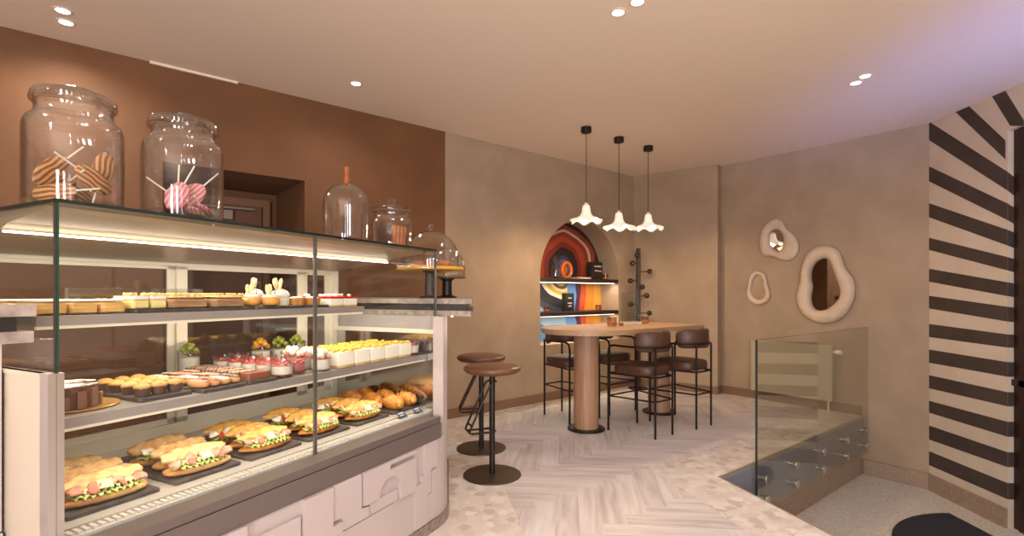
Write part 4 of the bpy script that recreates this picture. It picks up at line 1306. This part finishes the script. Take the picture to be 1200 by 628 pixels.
# cake stands
def stand(s, m, rp, zp, rd, hd, label, plate_m):
    t = thing('cake_stand', label, 'cake stand', CW(s, m, 1.2705), CA, 'domed cake stands on the counter end')
    q = MB(); q.lathe([(0, 0), (0.07, 0), (0.072, 0.008), (0.05, 0.014), (0.036, 0.02), (0.034, zp - 0.02), (0.05, zp - 0.008), (0.05, zp), (0, zp)], 30); q.build('pedestal', m_dark_metal, t, True)
    q = MB(); q.disc(rp, zp, zp + 0.02, 56, bev=0.006); q.build('plate', plate_m, t, True)
    q = MB()
    pr = [(rd, zp + 0.0205), (rd, zp + 0.02 + hd * 0.25)] + [(rd * math.cos(a), zp + 0.02 + hd * (0.25 + 0.75 * math.sin(a))) for a in [PI / 2 * k / 12 for k in range(1, 12)]]
    pr2 = pr + [(0.012, zp + 0.02 + hd), (0.013, zp + 0.03 + hd), (0.025, zp + 0.042 + hd), (0.026, zp + 0.052 + hd), (0.016, zp + 0.062 + hd), (0, zp + 0.064 + hd)]
    q.lathe(pr2 + [(max(0, x - 0.003), z - 0.003 if z > zp + 0.03 else z) for x, z in ([(0, zp + 0.02 + hd)] + pr[::-1])], 48)
    q.build('dome', m_jar, t, True)
stand(2.05, 0.22, 0.215, 0.18, 0.185, 0.235, 'large domed cake stand with a yellow wooden plate at the counter end', mat('yellow_wood', (222, 166, 66), 0.45, c2=(206, 148, 54), scale=6))
stand(2.42, 0.335, 0.138, 0.14, 0.13, 0.2, 'smaller domed cake stand behind the large one, seen at its right edge', mat('brown_plate', (120, 92, 68), 0.4))
m_choc = mat('chocolate', (78, 44, 30), 0.35, c2=(58, 32, 22), scale=25)
for k, (s, m, lab) in enumerate(((1.96, 0.16, 'left'), (2.05, 0.11, 'front'), (2.13, 0.16, 'right'), (2.0, 0.28, 'back left'), (2.1, 0.28, 'back right'))):
    t = thing('glazed_bun', 'small glazed bun at the %s of the large cake stand' % lab, 'bun', CW(s, m, 1.2705 + 0.2003), CA + k, 'buns on the large cake stand')
    q = MB(); q.blob((0, 0, 0.022), (0.042, 0.04, 0.022), ez=0.7, nu=20, nv=10, rough=0.05, seed=k); q.build('dough', mat('bun_dough', (196, 116, 58), 0.5), t, 'all')
    q = MB(); q.blob((0, 0, 0.034), (0.036, 0.034, 0.015), nu=20, nv=8, rough=0.12, seed=k + 9); q.build('glaze', m_choc, t, 'all')
#@@MARK3

# ------------------------------------------------------------------ food in the case
m_crust = mat('bread_crust', (190, 124, 60), 0.6, c2=(226, 178, 110), scale=14, detail=5, bump=0.12, bscale=40)
m_crust_pale = mat('pale_bread', (224, 184, 128), 0.65, c2=(184, 124, 66), scale=26, detail=5, bump=0.12, bscale=40)
m_croi = mat('croissant_crust', (214, 142, 50), 0.4, c2=(176, 96, 28), scale=20, detail=4, bump=0.15, bscale=50, coat=0.2)
m_croi_pale = mat('sugared_crust', (224, 176, 94), 0.5, c2=(184, 114, 42), scale=26, detail=5, bump=0.15, bscale=50)
m_lettuce = mat('lettuce', (150, 178, 62), 0.5, c2=(206, 214, 128), scale=30, detail=3)
m_lettuce_pale = mat('pale_lettuce', (206, 212, 128), 0.5, c2=(232, 232, 180), scale=30, detail=3)
m_turkey = mat('turkey', (232, 190, 160), 0.5, c2=(222, 160, 120), scale=30)
m_ham = mat('ham', (214, 156, 126), 0.55, c2=(196, 112, 88), scale=60)
m_tomato = mat('tomato', (204, 70, 40), 0.35)
m_cheese = mat('cheese', (244, 222, 150), 0.5)
m_cream = mat('whipped_cream', (246, 236, 218), 0.6)
def ribbon(q, L, y0, z0, amp, n=60, w=0.03, ph=0.0):
    """A ruffled lettuce leaf edge: a wavy strip with a little thickness."""
    top, bot = [], []
    for k in range(n + 1):
        x = -L / 2 + L * k / n
        wv = amp * math.sin(k * 1.05 + ph) + amp * 0.5 * math.sin(k * 2.3 + ph)
        env = math.sqrt(max(0.05, 1 - (2 * x / L) ** 4))
        bot.append((x, (y0 - 0.012 + wv * 0.5) * env, z0 + wv * 0.5))
        top.append((x, (y0 + w) * env, z0 + 0.006))
    A = [q.v(p) for p in bot]; Bq = [q.v(p) for p in top]
    A2_ = [q.v((p[0], p[1], p[2] - 0.0035)) for p in bot]; B2_ = [q.v((p[0], p[1], p[2] - 0.0035)) for p in top]
    for k in range(n):
        q.f([A[k], A[k + 1], Bq[k + 1], Bq[k]]); q.f([A2_[k + 1], A2_[k], B2_[k], B2_[k + 1]])
        q.f([A[k], A2_[k], A2_[k + 1], A[k + 1]]); q.f([Bq[k + 1], B2_[k + 1], B2_[k], Bq[k]])
    q.f([A[0], Bq[0], B2_[0], A2_[0]]); q.f([Bq[n], A[n], A2_[n], B2_[n]])
def sandwich(label, loc, rz, style, L=0.235, W=0.088, seed=0):
    cro = style == 'croissant'
    t = thing('croissant_sandwich' if cro else 'baguette_sandwich', label, 'sandwich', loc, rz, 'filled croissants on the deck' if cro else 'baguette sandwiches on the deck')
    rnd = random.Random(seed * 7 + 1)
    tp_r = 0.5 if cro else 0.15
    ex = 0.85 if cro else 0.6
    q = MB(); q.blob((0, 0, 0.016), (L / 2, W / 2, 0.016), ex=ex, ez=0.7, nu=44, nv=12, rough=0.06, seed=seed, taper=tp_r, ridges=7 if cro else 0, rdepth=0.08)
    q.build('bread_base', m_croi if cro else m_crust, t, 'all')
    X = Matrix.Translation((0, 0.020, 0.060)) @ Matrix.Rotation(math.radians(38 + rnd.uniform(-7, 7)), 4, 'X') @ Matrix.Rotation(rnd.uniform(-0.06, 0.06), 4, 'Z')
    q = MB(); q.blob((0, 0, 0), (L / 2 * 0.98, W / 2 * 0.66, 0.016), ex=ex, ez=0.8, nu=44, nv=12, rough=0.10, seed=seed + 3, taper=tp_r, ridges=8 if cro else 0, rdepth=0.16, X=X)
    q.build('bread_top', m_croi_pale if cro else m_crust_pale, t, 'all')
    q = MB(); ribbon(q, L * 0.84, -W * 0.42, 0.034, 0.010, ph=seed); q.build('lettuce', m_lettuce, t, 'all')
    q = MB(); ribbon(q, L * 0.74, -W * 0.30, 0.047, 0.010, ph=seed + 2, w=0.024); q.build('lettuce', m_lettuce_pale, t, 'all')
    filler = (('ham', m_ham), ('turkey_slice', m_turkey), ('mozzarella', m_cream))[seed % 3]
    q = MB()
    for k in range(5):
        x = (-0.36 + 0.18 * k + rnd.uniform(-0.04, 0.04)) * L
        q.X = Matrix.Translation((x, -W * (0.22 + rnd.uniform(-0.06, 0.08)), 0.052 + rnd.uniform(-0.003, 0.003))) @ Matrix.Rotation(0.5, 4, 'X') @ Matrix.Rotation(rnd.uniform(-0.6, 0.6), 4, 'Y')
        q.blob((0, 0, 0), (0.021, 0.019, 0.0065), nu=14, nv=8, rough=0.45, seed=seed + k)
    q.X = None
    q.build(filler[0], filler[1], t, 'all')
    for k in range(1 + (seed % 2)):
        q = MB()
        x = (-0.24 + 0.42 * k + rnd.uniform(-0.08, 0.08)) * L
        q.X = Matrix.Translation((x, -W * 0.40, 0.046)) @ Matrix.Rotation(0.75, 4, 'X') @ Matrix.Rotation(rnd.uniform(-0.3, 0.3), 4, 'Y'); q.disc(0.014, 0, 0.005, 18, bev=0.0015)
        q.build('tomato_slice', m_tomato, t, True)
    q = MB(); q.X = Matrix.Translation((rnd.uniform(-0.06, 0.06) * L, -W * 0.32, 0.056)) @ Matrix.Rotation(0.6, 4, 'X') @ Matrix.Rotation(rnd.uniform(-0.5, 0.5), 4, 'Z'); q.box((-0.019, -0.017, 0), (0.019, 0.017, 0.003))
    q.build('cheese_slice', m_cheese, t)
    return t
def slate(label, s0, s1, m0, m1, z, skew=0.0):
    q = MB(); q.box((-(s1 - s0) / 2, -(m1 - m0) / 2, 0.0), ((s1 - s0) / 2, (m1 - m0) / 2, 0.011), 0.008)
    q.box((-(s1 - s0) / 2 + 0.02, -(m1 - m0) / 2 + 0.02, -0.0), (-(s1 - s0) / 2 + 0.03, -(m1 - m0) / 2 + 0.03, 0.004))
    o = q.build('slate_tray', m_slate, None, loc=CW((s0 + s1) / 2, (m0 + m1) / 2, z + 0.0003), rotz=CA + skew)
    return tag(o, label, 'tray', 'black slate serving trays')
TRAYS = [(0.075, 0.335), (0.385, 0.635), (0.675, 0.93), (0.965, 1.225), (1.27, 1.52), (1.55, 1.785)]
TN = ['first', 'second', 'third', 'fourth', 'fifth', 'sixth']
m_seed = mat('sesame', (236, 214, 160), 0.6)
for i, (a, c) in enumerate(TRAYS):
    what = 'baguette sandwiches' if i < 2 else ('filled croissants' if i < 5 else 'plain croissants')
    slate('black slate tray under the %s, %s on the deck from the left post' % (what, TN[i]), a, c, 0.115, 0.60, ZD)
    if i < 5:
        for k, (m, row) in enumerate(((0.185, 'front'), (0.30, 'middle'), (0.415, 'back'))):
            st = 'baguette' if i < 2 else 'croissant'
            sandwich('%s, %s one on the %s slate tray of the deck' % ('open-topped baguette sandwich' if i < 2 else 'filled croissant sandwich', row, TN[i]), CW((a + c) / 2 + (0.012 if k == 1 else -0.004), m, ZD + 0.0115), CA + (-0.10, 0.08, -0.03)[k] + (i % 2) * 0.05, st, 0.225 + 0.012 * (k == 0), 0.098, seed=i * 3 + k)
def croissant(label, loc, rz, seed):
    q = MB()
    n = 54
    R = 0.060
    pts = []
    for k in range(n + 1):
        a = math.radians(-100 + 200 * k / n)
        pts.append((R * math.sin(a), R * (1 - math.cos(a)) * 0.5 - 0.018, 0.038 - 0.013 * abs(2 * k / n - 1) ** 2))
    def rad(tt):
        e = math.sin(PI * min(max(tt, 0.02), 0.98)) ** 0.6
        step = (tt * 9) % 1.0
        return 0.041 * e * (0.84 + 0.17 * math.sin(PI * step) ** 0.6)
    q.tube(pts, rad, 16)
    o = q.build('croissant', m_croi, None, 'all', loc=loc, rotz=rz)
    return tag(o, label, 'croissant', 'plain croissants on the deck')
k = 0
for m, row in ((0.18, 'front'), (0.335, 'middle'), (0.49, 'back')):
    for s, sd in ((1.612, 'left'), (1.726, 'right')):
        croissant('golden croissant, %s %s one on the last slate tray by the case end' % (row, sd), CW(s, m, ZD + 0.0125), CA + PI / 2 + 0.25 * math.sin(k * 2.1), k)
        k += 1

# lower shelf: chocolate cake on a gold board
o = MB(); o.disc(0.118, 0.0, 0.006, 48, bev=0.002); o = o.build('cake_board', mat('gold_board', (206, 160, 90), 0.3, 0.6), None, True, loc=CW(0.137, 0.225, Z2 + 0.0003)); tag(o, 'round gold cake board under the chocolate cake on the lower shelf', 'cake board')
t = thing('chocolate_cake', 'round chocolate cake dusted with white sugar on the gold board', 'cake', CW(0.105, 0.225, Z2 + 0.0067), CA)
q = MB(); pts = [(0.095 * math.cos(a), 0.095 * math.sin(a)) for a in [2 * PI * k / 44 for k in range(40)]] + [(0.0, 0.0)]
q.prism(pts, 0, 0.066); q.build('sponge', mat('dark_sponge', (120, 78, 56), 0.75, c2=(74, 44, 32), scale=50, detail=4, bump=0.25), t)
q = MB(); q.prism([(x * (0.98 + 0.02 * math.sin(kz * 1.7)), y * (0.98 + 0.02 * math.sin(kz * 1.7))) for kz, (x, y) in enumerate(pts)], 0.066, 0.069); q.build('sugar_top', mat('sugar_dust', (236, 226, 216), 0.8, c2=(126, 92, 74), scale=34, detail=5, lo=0.44, hi=0.58), t)
q = MB()
for kk_ in range(14):
    a = 0.2 + kk_ * 0.42
    q.X = Matrix.Translation((0.098 * math.cos(a), 0.098 * math.sin(a), 0)) @ Matrix.Rotation(a, 4, 'Z'); q.box((-0.004, -0.012, 0.001), (0.003, 0.012, 0.05 + 0.012 * math.sin(kk_ * 2.3)))
q.build('chocolate_flake', mat('crumb_flake', (142, 98, 72), 0.7), t)
# muffins
slate('black slate tray under the muffins on the lower shelf', 0.262, 0.435, 0.10, 0.48, Z2)
m_muf = mat('muffin_top', (206, 160, 92), 0.6, c2=(182, 132, 66), scale=20, detail=4, bump=0.15)
m_pap = mat('brown_paper_cup', (92, 62, 46), 0.7)
mf = None
for rI, m in enumerate((0.15, 0.225, 0.30, 0.375)):
    for cI, s in enumerate((0.295, 0.348, 0.401)):
        lab = 'small golden muffin in a brown paper cup, %s row from the front, %s' % (ORD[rI], ('left', 'centre', 'right')[cI])
        loc = CW(s, m, Z2 + 0.0115)
        if mf is None:
            mf = thing('muffin', lab, 'muffin', loc, CA, 'muffins on the slate tray')
            q = MB(); q.lathe([(0, 0), (0.019, 0), (0.0255, 0.028), (0.025, 0.028), (0, 0.026)], 28, wave=lambda r, z, a: (r * (1 + 0.03 * math.sin(14 * a)), z)); q.build('paper_cup', m_pap, mf)
            q = MB(); q.blob((0, 0, 0.029), (0.0255, 0.0255, 0.0145), nu=20, nv=10, rough=0.05, seed=4); q.build('top', m_muf, mf, 'all')
        else:
            dup(mf, loc, CA + rI + cI, lab)
# glazed finger pastries
slate('black slate tray under the glazed finger pastries on the lower shelf', 0.45, 0.625, 0.07, 0.47, Z2)
ICE = [('pink', (214, 158, 140)), ('brown', (160, 98, 62)), ('white', (244, 236, 224)), ('dark chocolate', (104, 60, 42))]
m_dough = mat('choux_dough', (206, 146, 88), 0.6)
for rI, m in enumerate((0.135, 0.255, 0.375)):
    for cI in range(4):
        s = 0.475 + cI * 0.041
        nm, col = ICE[(cI + rI * (rI > 0)) % 4]
        t = thing('finger_pastry', 'finger pastry with %s icing, %s row from the front, %s from the left' % (nm, ORD[rI], ORD[cI]), 'pastry', CW(s, m, Z2 + 0.0115), CA + 0.12, 'glazed finger pastries on the slate tray')
        q = MB(); q.blob((0, 0, 0.014), (0.0185, 0.048, 0.014), ex=0.8, ez=0.7, nu=18, nv=8, rough=0.04, seed=cI); q.build('dough', m_dough, t, 'all')
        q = MB(); q.blob((0, 0, 0.024), (0.0165, 0.045, 0.007), ex=0.8, nu=18, nv=8); q.build('icing', mat('icing_' + nm.replace(' ', '_'), col, 0.3), t, 'all')
        q = MB()
        for z_ in range(5):
            y = -0.032 + z_ * 0.016
            q.tube([(-0.011, y, 0.0288), (0.0, y + 0.004, 0.0315), (0.011, y, 0.0288)], 0.0011, 5)
        q.build('drizzle', m_choc if nm in ('white', 'pink') else m_cream, t, 'all')
# sprinkled chocolate bars on a board
slate('black slate tray under the chocolate bars on the lower shelf', 0.637, 0.77, 0.075, 0.56, Z2)
m_spr = mat('sprinkled_chocolate', (126, 84, 62), 0.6, c2=(206, 180, 156), scale=130, detail=1, lo=0.5, hi=0.6, bump=0.3, bscale=150)
for kI in range(6):
    q = MB(); q.box((-0.052, -0.026, 0), (0.052, 0.026, 0.027), 0.006)
    o = q.build('chocolate_bar', m_spr if kI else mat('bare_chocolate', (140, 80, 58), 0.45), None, loc=CW(0.703, 0.125 + kI * 0.072, Z2 + 0.0115), rotz=CA + 0.05)
    tag(o, ('plain red-brown chocolate bar at the front of its row' if kI == 0 else 'sprinkle-coated chocolate bar, %s behind the plain one' % ORD[kI - 1]), 'chocolate bar', 'chocolate bars on the lower shelf')
# dessert cups
m_cup = glass('cup_glass', (0.97, 0.97, 0.97), 0.06, 0.8, 3.0)
m_panna = mat('panna_cotta', (246, 236, 216), 0.45)
m_berry = mat('berry_sauce', (176, 50, 46), 0.3, c2=(206, 96, 88), scale=40)
m_berry_mousse = mat('berry_mousse', (206, 110, 110), 0.5)
m_redbase = mat('red_jelly', (150, 40, 34), 0.3)
def cup(label, loc, style, grp, r=0.046, h=0.072, seed=0):
    t = thing('dessert_cup', label, 'dessert', loc, CA + seed, grp)
    q = MB(); q.lathe([(0, 0.0005), (r * 0.9, 0.0005), (r * 0.96, 0.006), (r, h), (r - 0.002, h), (r * 0.96 - 0.002, 0.008), (0, 0.006)], 30); q.build('glass_cup', m_cup, t, True)
    rr_ = r - 0.0035
    body = {'panna': m_panna, 'berry': m_berry_mousse, 'flower': m_panna, 'green': m_panna, 'orange': m_panna, 'layer': m_panna}[style]
    q = MB(); q.lathe([(0, 0.007), (rr_ * 0.95, 0.0075), (rr_ * 0.96, 0.013), (0, 0.0135)], 26); q.build('base_layer', m_redbase if style in ('panna', 'layer', 'berry') else m_panna, t, True)
    q = MB(); q.lathe([(0, 0.0137), (rr_ * 0.96, 0.0137), (rr_ * 0.99, h * 0.66), (0, h * 0.67)], 26); q.build('cream_layer', body, t, True)
    if style in ('panna', 'berry', 'layer', 'flower'):
        q = MB(); q.lathe([(0, h * 0.672), (rr_ * 0.99, h * 0.672), (rr_ * 0.99, h * 0.70), (0, h * 0.735)], 26)
        for kq in range(4):
            a = kq * 1.6 + seed
            q.blob((rr_ * 0.5 * math.cos(a), rr_ * 0.5 * math.sin(a), h * 0.765), (0.008, 0.008, 0.006), nu=10, nv=6)
        q.build('berry_topping', m_berry, t, 'all')
    if style == 'flower':
        q = MB()
        for kq in range(9):
            a = kq * 2.4 + seed
            rr2 = rr_ * (0.15 + 0.65 * (kq / 9))
            q.blob((rr2 * math.cos(a), rr2 * math.sin(a), h * 1.0 + 0.012 * math.sin(kq * 1.7)), (0.013, 0.013, 0.014), nu=12, nv=8, rough=0.3, seed=kq)
        q.build('cream_flower', mat('flower_cream', (250, 240, 212), 0.6, c2=(240, 206, 96), scale=30, lo=0.55, hi=0.7), t, 'all')
    if style in ('green', 'orange'):
        q = MB()
        for kq in range(10):
            a = kq * 2.4 + seed
            rr2 = rr_ * (0.85 * math.sqrt(kq / 10))
            q.blob((rr2 * math.cos(a), rr2 * math.sin(a), h * 0.82 + 0.004 * (10 - kq)), (0.012, 0.012, 0.012), nu=10, nv=7, rough=0.35, seed=kq)
        q.build('fruit_topping', mat('green_fruit', (190, 190, 70), 0.4, c2=(120, 140, 50), scale=40) if style == 'green' else mat('orange_fruit', (236, 164, 40), 0.35), t, 'all')
    return t
for kI in range(5):
    cup('glass cup of white panna cotta with red sauce, %s from the front in its row' % ORD[kI], CW(0.83, 0.125 + kI * 0.095, Z2 + 0.0003), 'panna', 'panna cotta cups', seed=kI)
for kI in range(5):
    cup('glass cup of pink berry mousse, %s from the front in its row' % ORD[kI], CW(0.932, 0.16 + kI * 0.097, Z2 + 0.0003), 'berry', 'berry mousse cups', seed=kI + 10)
for kI in range(3):
    cup('glass cup topped with cream flowers, %s from the front in its row' % ORD[kI], CW(1.045, 0.125 + kI * 0.10, Z2 + 0.0003), 'flower', 'flower-topped cups', h=0.078, seed=kI + 20)
for kI, st in enumerate(('green', 'orange', 'green', 'green')):
    cup('%s fruit cup, %s from left at the back of the lower shelf' % (st, ORD[kI]), CW((0.74, 1.055, 1.165, 1.275)[kI], (0.62, 0.55, 0.55, 0.55)[kI], Z2 + 0.0003), st, 'fruit-topped cups', h=0.10, seed=kI + 30)
for kI in range(2):
    cup('layered glass dessert cup at the case end of the lower shelf, %s from the front' % ORD[kI], CW(1.725, 0.125 + kI * 0.10, Z2 + 0.0003), 'layer', 'layered cups at the case end', h=0.08, seed=kI + 40)
m_sponge = mat('pale_sponge', (226, 192, 134), 0.75, c2=(206, 164, 104), scale=40)
def slice_(name, label, loc, rz, layers, wx, wy, grp, cat='cake', top=None):
    t = thing(name, label, cat, loc, rz, grp)
    z = 0.0
    for nm, m_, hh, ins in layers:
        q = MB()
        if nm in ('pastry', 'icing', 'cake_layers', 'crumb_top', 'custard'):
            q.blob((0, 0, z + hh / 2), (wx / 2 - ins, wy / 2 - ins, hh / 2), ex=0.22, ez=0.30 if hh > 0.02 else 0.6, nu=48, nv=12, rough=0.035, seed=len(label) + len(nm))
        else:
            q.box((-wx / 2 + ins, -wy / 2 + ins, z), (wx / 2 - ins, wy / 2 - ins, z + hh - 0.0003), 0.004)
        q.build(nm, m_, t, True)
        z += hh
    if top:
        nm, m_, n_, rd = top
        q = MB(); rnd = random.Random(len(label))
        for kq in range(n_):
            q.blob((rnd.uniform(-wx / 2 + rd, wx / 2 - rd), rnd.uniform(-wy / 2 + rd, wy / 2 - rd), z + rd * 0.5), (rd, rd, rd * 0.8), nu=10, nv=7, rough=0.25, seed=kq)
        q.build(nm, m_, t, 'all')
    return t
m_ycrumb = mat('yellow_crumble', (236, 198, 84), 0.7, c2=(214, 160, 54), scale=60)
for rI, m in enumerate((0.145, 0.30)):
    for kI in range(5):
        slice_('cream_cake_slice', 'cream cake slice with yellow crumble, %s from left in the %s row' % (ORD[kI], ('front', 'back')[rI]), CW(1.165 + kI * 0.113, m, Z2 + 0.0003), CA,
               [('sponge', m_sponge, 0.012, 0.002), ('cream', m_cream, 0.062, 0.0)], 0.106, 0.125, 'cream cake slices on the lower shelf', top=('crumble', m_ycrumb, 16, 0.011))

# upper shelf
m_filo = mat('flaky_pastry', (222, 162, 78), 0.5, c2=(242, 208, 140), scale=10, detail=4, stretch=(1, 1, 9), bump=0.2, bscale=20)
m_icing = mat('white_icing', (248, 240, 226), 0.4)
m_tir = mat('cocoa_layers', (150, 104, 74), 0.7, c2=(206, 164, 112), scale=12, detail=3, stretch=(0.6, 0.6, 5))
m_crumb = mat('golden_crumb', (224, 172, 92), 0.75, c2=(240, 212, 150), scale=70)
for kI, (s, rowm) in enumerate(((0.075, 0.27), (0.155, 0.27), (0.235, 0.27), (0.06, 0.45), (0.14, 0.45))):
    slice_('millefeuille', 'iced flaky pastry slice, %s from the left in the %s row of the upper shelf' % (ORD[kI % 3], 'front' if kI < 3 else 'back'), CW(s, rowm, Z1 + 0.0003), CA,
           [('pastry', m_filo, 0.038, 0.0), ('icing', m_icing, 0.009, 0.002)], 0.074, 0.15, 'iced flaky pastry slices')
slate('thin black slate tray under the tall cake slices on the upper shelf', 0.285, 0.72, 0.17, 0.42, Z1)
m_yc = mat('custard', (240, 214, 140), 0.5)
for kI in range(2):
    slice_('custard_slice', 'pale custard slice on the upper shelf, %s of the pair beside the iced pastries' % ('left', 'right')[kI], CW(0.318 + kI * 0.058, 0.26, Z1 + 0.0115), CA,
           [('custard', m_yc, 0.034, 0.0), ('cream', m_cream, 0.012, 0.001)], 0.052, 0.13, 'custard slices', top=('crumble', m_crumb, 8, 0.008))
for kI, s in enumerate((0.478, 0.635)):
    slice_('layer_cake', 'brown layered cake block with a golden crumb top, %s of two on the upper shelf' % ('left', 'right')[kI], CW(s, 0.26, Z1 + 0.0115), CA,
           [('cake_layers', m_tir, 0.036, 0.0), ('crumb_top', m_crumb, 0.010, -0.001)], 0.14, 0.15, 'brown layer cakes', top=('crumble', m_crumb, 30, 0.007))
slate('thin black slate tray under the decorated buns on the upper shelf', 0.74, 1.14, 0.17, 0.42, Z1)
m_bun = mat('golden_bun', (228, 170, 84), 0.5, c2=(206, 136, 56), scale=14)
def deco(q, x, y, z, hgt, seed):
    rnd = random.Random(seed)
    for kq in range(6):
        a = rnd.uniform(0, 6.28); tl = rnd.uniform(0.1, 0.35)
        q.X = Matrix.Translation((x, y, z)) @ Matrix.Rotation(a, 4, 'Z') @ Matrix.Rotation(tl, 4, 'Y')
        q.blob((0, 0, hgt * 0.45), (0.010, 0.004, hgt * 0.5), nu=10, nv=8, rough=0.2, seed=kq)
    q.X = None
def ringdeco(q, x, y, z, r):
    q.tube([(x + r * math.cos(a), y, z + r * 1.15 + r * 1.2 * math.sin(a)) for a in [2 * PI * kq / 20 for kq in range(20)]], 0.0018, 6, True)
    q.tube([(x + r * 0.5 * math.cos(a), y, z + r * 1.15 + r * 0.6 * math.sin(a)) for a in [2 * PI * kq / 14 for kq in range(14)]], 0.0014, 5, True)
m_deco = mat('yellow_petal', (240, 206, 110), 0.5, c2=(250, 238, 200), scale=60)
for kI, s in enumerate((0.765, 0.835)):
    t = thing('cream_bun', 'golden cream bun with a yellow garnish, %s of two on the upper shelf' % ('left', 'right')[kI], 'bun', CW(s, 0.235 - 0.03 * kI, Z1 + 0.0115), CA, 'garnished cream buns')
    q = MB(); q.blob((0, 0, 0.021), (0.037, 0.045, 0.021), ez=0.7, nu=22, nv=10, rough=0.04, seed=kI); q.build('dough', m_bun, t, 'all')
    q = MB(); q.blob((0, 0, 0.041), (0.031, 0.034, 0.010), nu=18, nv=8, rough=0.1, seed=kI); q.build('cream', m_cream, t, 'all')
    q = MB(); deco(q, -0.008, 0.0, 0.046, 0.05, kI); q.build('garnish', m_deco, t, 'all')
    q = MB(); ringdeco(q, 0.014, 0, 0.046, 0.014); q.build('chocolate_ring', m_choc, t, 'all')
for kI, (s, m) in enumerate(((0.865, 0.345), (0.916, 0.24))):
    t = thing('cream_verrine', 'white cream dome with a tall yellow garnish, %s of two on the upper shelf' % ('further back', 'nearer')[kI], 'dessert', CW(s, m, Z1 + 0.0115), CA, 'tall garnished cream domes')
    q = MB(); q.lathe([(0, 0), (0.036, 0), (0.037, 0.004), (0.037, 0.03), (0.034, 0.032), (0, 0.032)], 26); q.build('biscuit_base', m_cream, t, True)
    q = MB(); q.blob((0, 0, 0.048), (0.038, 0.038, 0.027), nu=22, nv=12, rough=0.1, seed=kI + 3); q.build('cream', m_icing, t, 'all')
    q = MB(); deco(q, -0.012, 0.0, 0.062, 0.066, kI + 5); q.build('garnish', m_deco, t, 'all')
    q = MB(); ringdeco(q, 0.015, 0, 0.066, 0.017); q.build('chocolate_ring', m_choc, t, 'all')
m_tart = mat('tart_crust', (216, 150, 78), 0.65, c2=(190, 118, 54), scale=40, bump=0.2)
for kI, s in enumerate((1.0, 1.09)):
    t = thing('tartlet', 'round tartlet with pale cream, %s of two on the upper shelf' % ('left', 'right')[kI], 'tart', CW(s, 0.235, Z1 + 0.0115), CA, 'round tartlets')
    q = MB(); q.lathe([(0, 0), (0.035, 0), (0.041, 0.034), (0.037, 0.034), (0.035, 0.028), (0, 0.028)], 30, wave=lambda r, z, a: (r * (1 + 0.02 * math.sin(18 * a)), z)); q.build('crust', m_tart, t, True)
    q = MB(); q.blob((0, 0, 0.031), (0.034, 0.034, 0.009), nu=20, nv=8, rough=0.05); q.build('cream', m_cream, t, 'all')
m_redglaze = mat('red_glaze', (196, 26, 28), 0.18)
for kI, s in enumerate((1.195, 1.29)):
    for rI, m in enumerate((0.235, 0.36)):
        slice_('cheesecake_slice', 'cheesecake slice with a shiny red glaze, %s in the %s row of the upper shelf' % (('left', 'right')[kI], ('front', 'back')[rI]), CW(s, m, Z1 + 0.0003), CA,
               [('base', m_sponge, 0.008, 0.001), ('cheese_layer', m_panna, 0.032, 0.0), ('glaze', m_redglaze, 0.010, -0.001)], 0.09, 0.12, 'red glazed cheesecake slices', top=('cream_dots', m_icing, 4, 0.010))
m_acr = glass('clear_acrylic', (0.95, 0.95, 0.93), 0.07, 0.8, 3.0)
for kI, (s, w) in enumerate(((0.33, 0.22), (0.60, 0.20))):
    t = thing('acrylic_box', 'clear acrylic box of sweets behind the cakes on the upper shelf, %s' % ('left', 'right')[kI], 'box', CW(s, 0.51, Z1 + 0.0003), CA, 'acrylic boxes on the upper shelf')
    q = MB()
    q.box((-w / 2, -0.055, 0), (w / 2, 0.055, 0.003)); q.box((-w / 2, -0.055, 0.003), (w / 2, -0.052, 0.085)); q.box((-w / 2, 0.052, 0.003), (w / 2, 0.055, 0.085)); q.box((-w / 2, -0.052, 0.003), (-w / 2 + 0.003, 0.052, 0.085)); q.box((w / 2 - 0.003, -0.052, 0.003), (w / 2, 0.052, 0.085))
    q.build('walls', m_acr, t)
    q = MB(); rnd = random.Random(kI)
    for kq in range(24):
        q.blob((rnd.uniform(-w / 2 + 0.02, w / 2 - 0.02), rnd.uniform(-0.038, 0.038), 0.016 + 0.011 * (kq % 3)), (0.014, 0.012, 0.010), nu=10, nv=6)
    fl = q.build('sweets', mat('pale_sweets', (240, 216, 160), 0.5), t, 'all'); fl['kind'] = 'stuff'
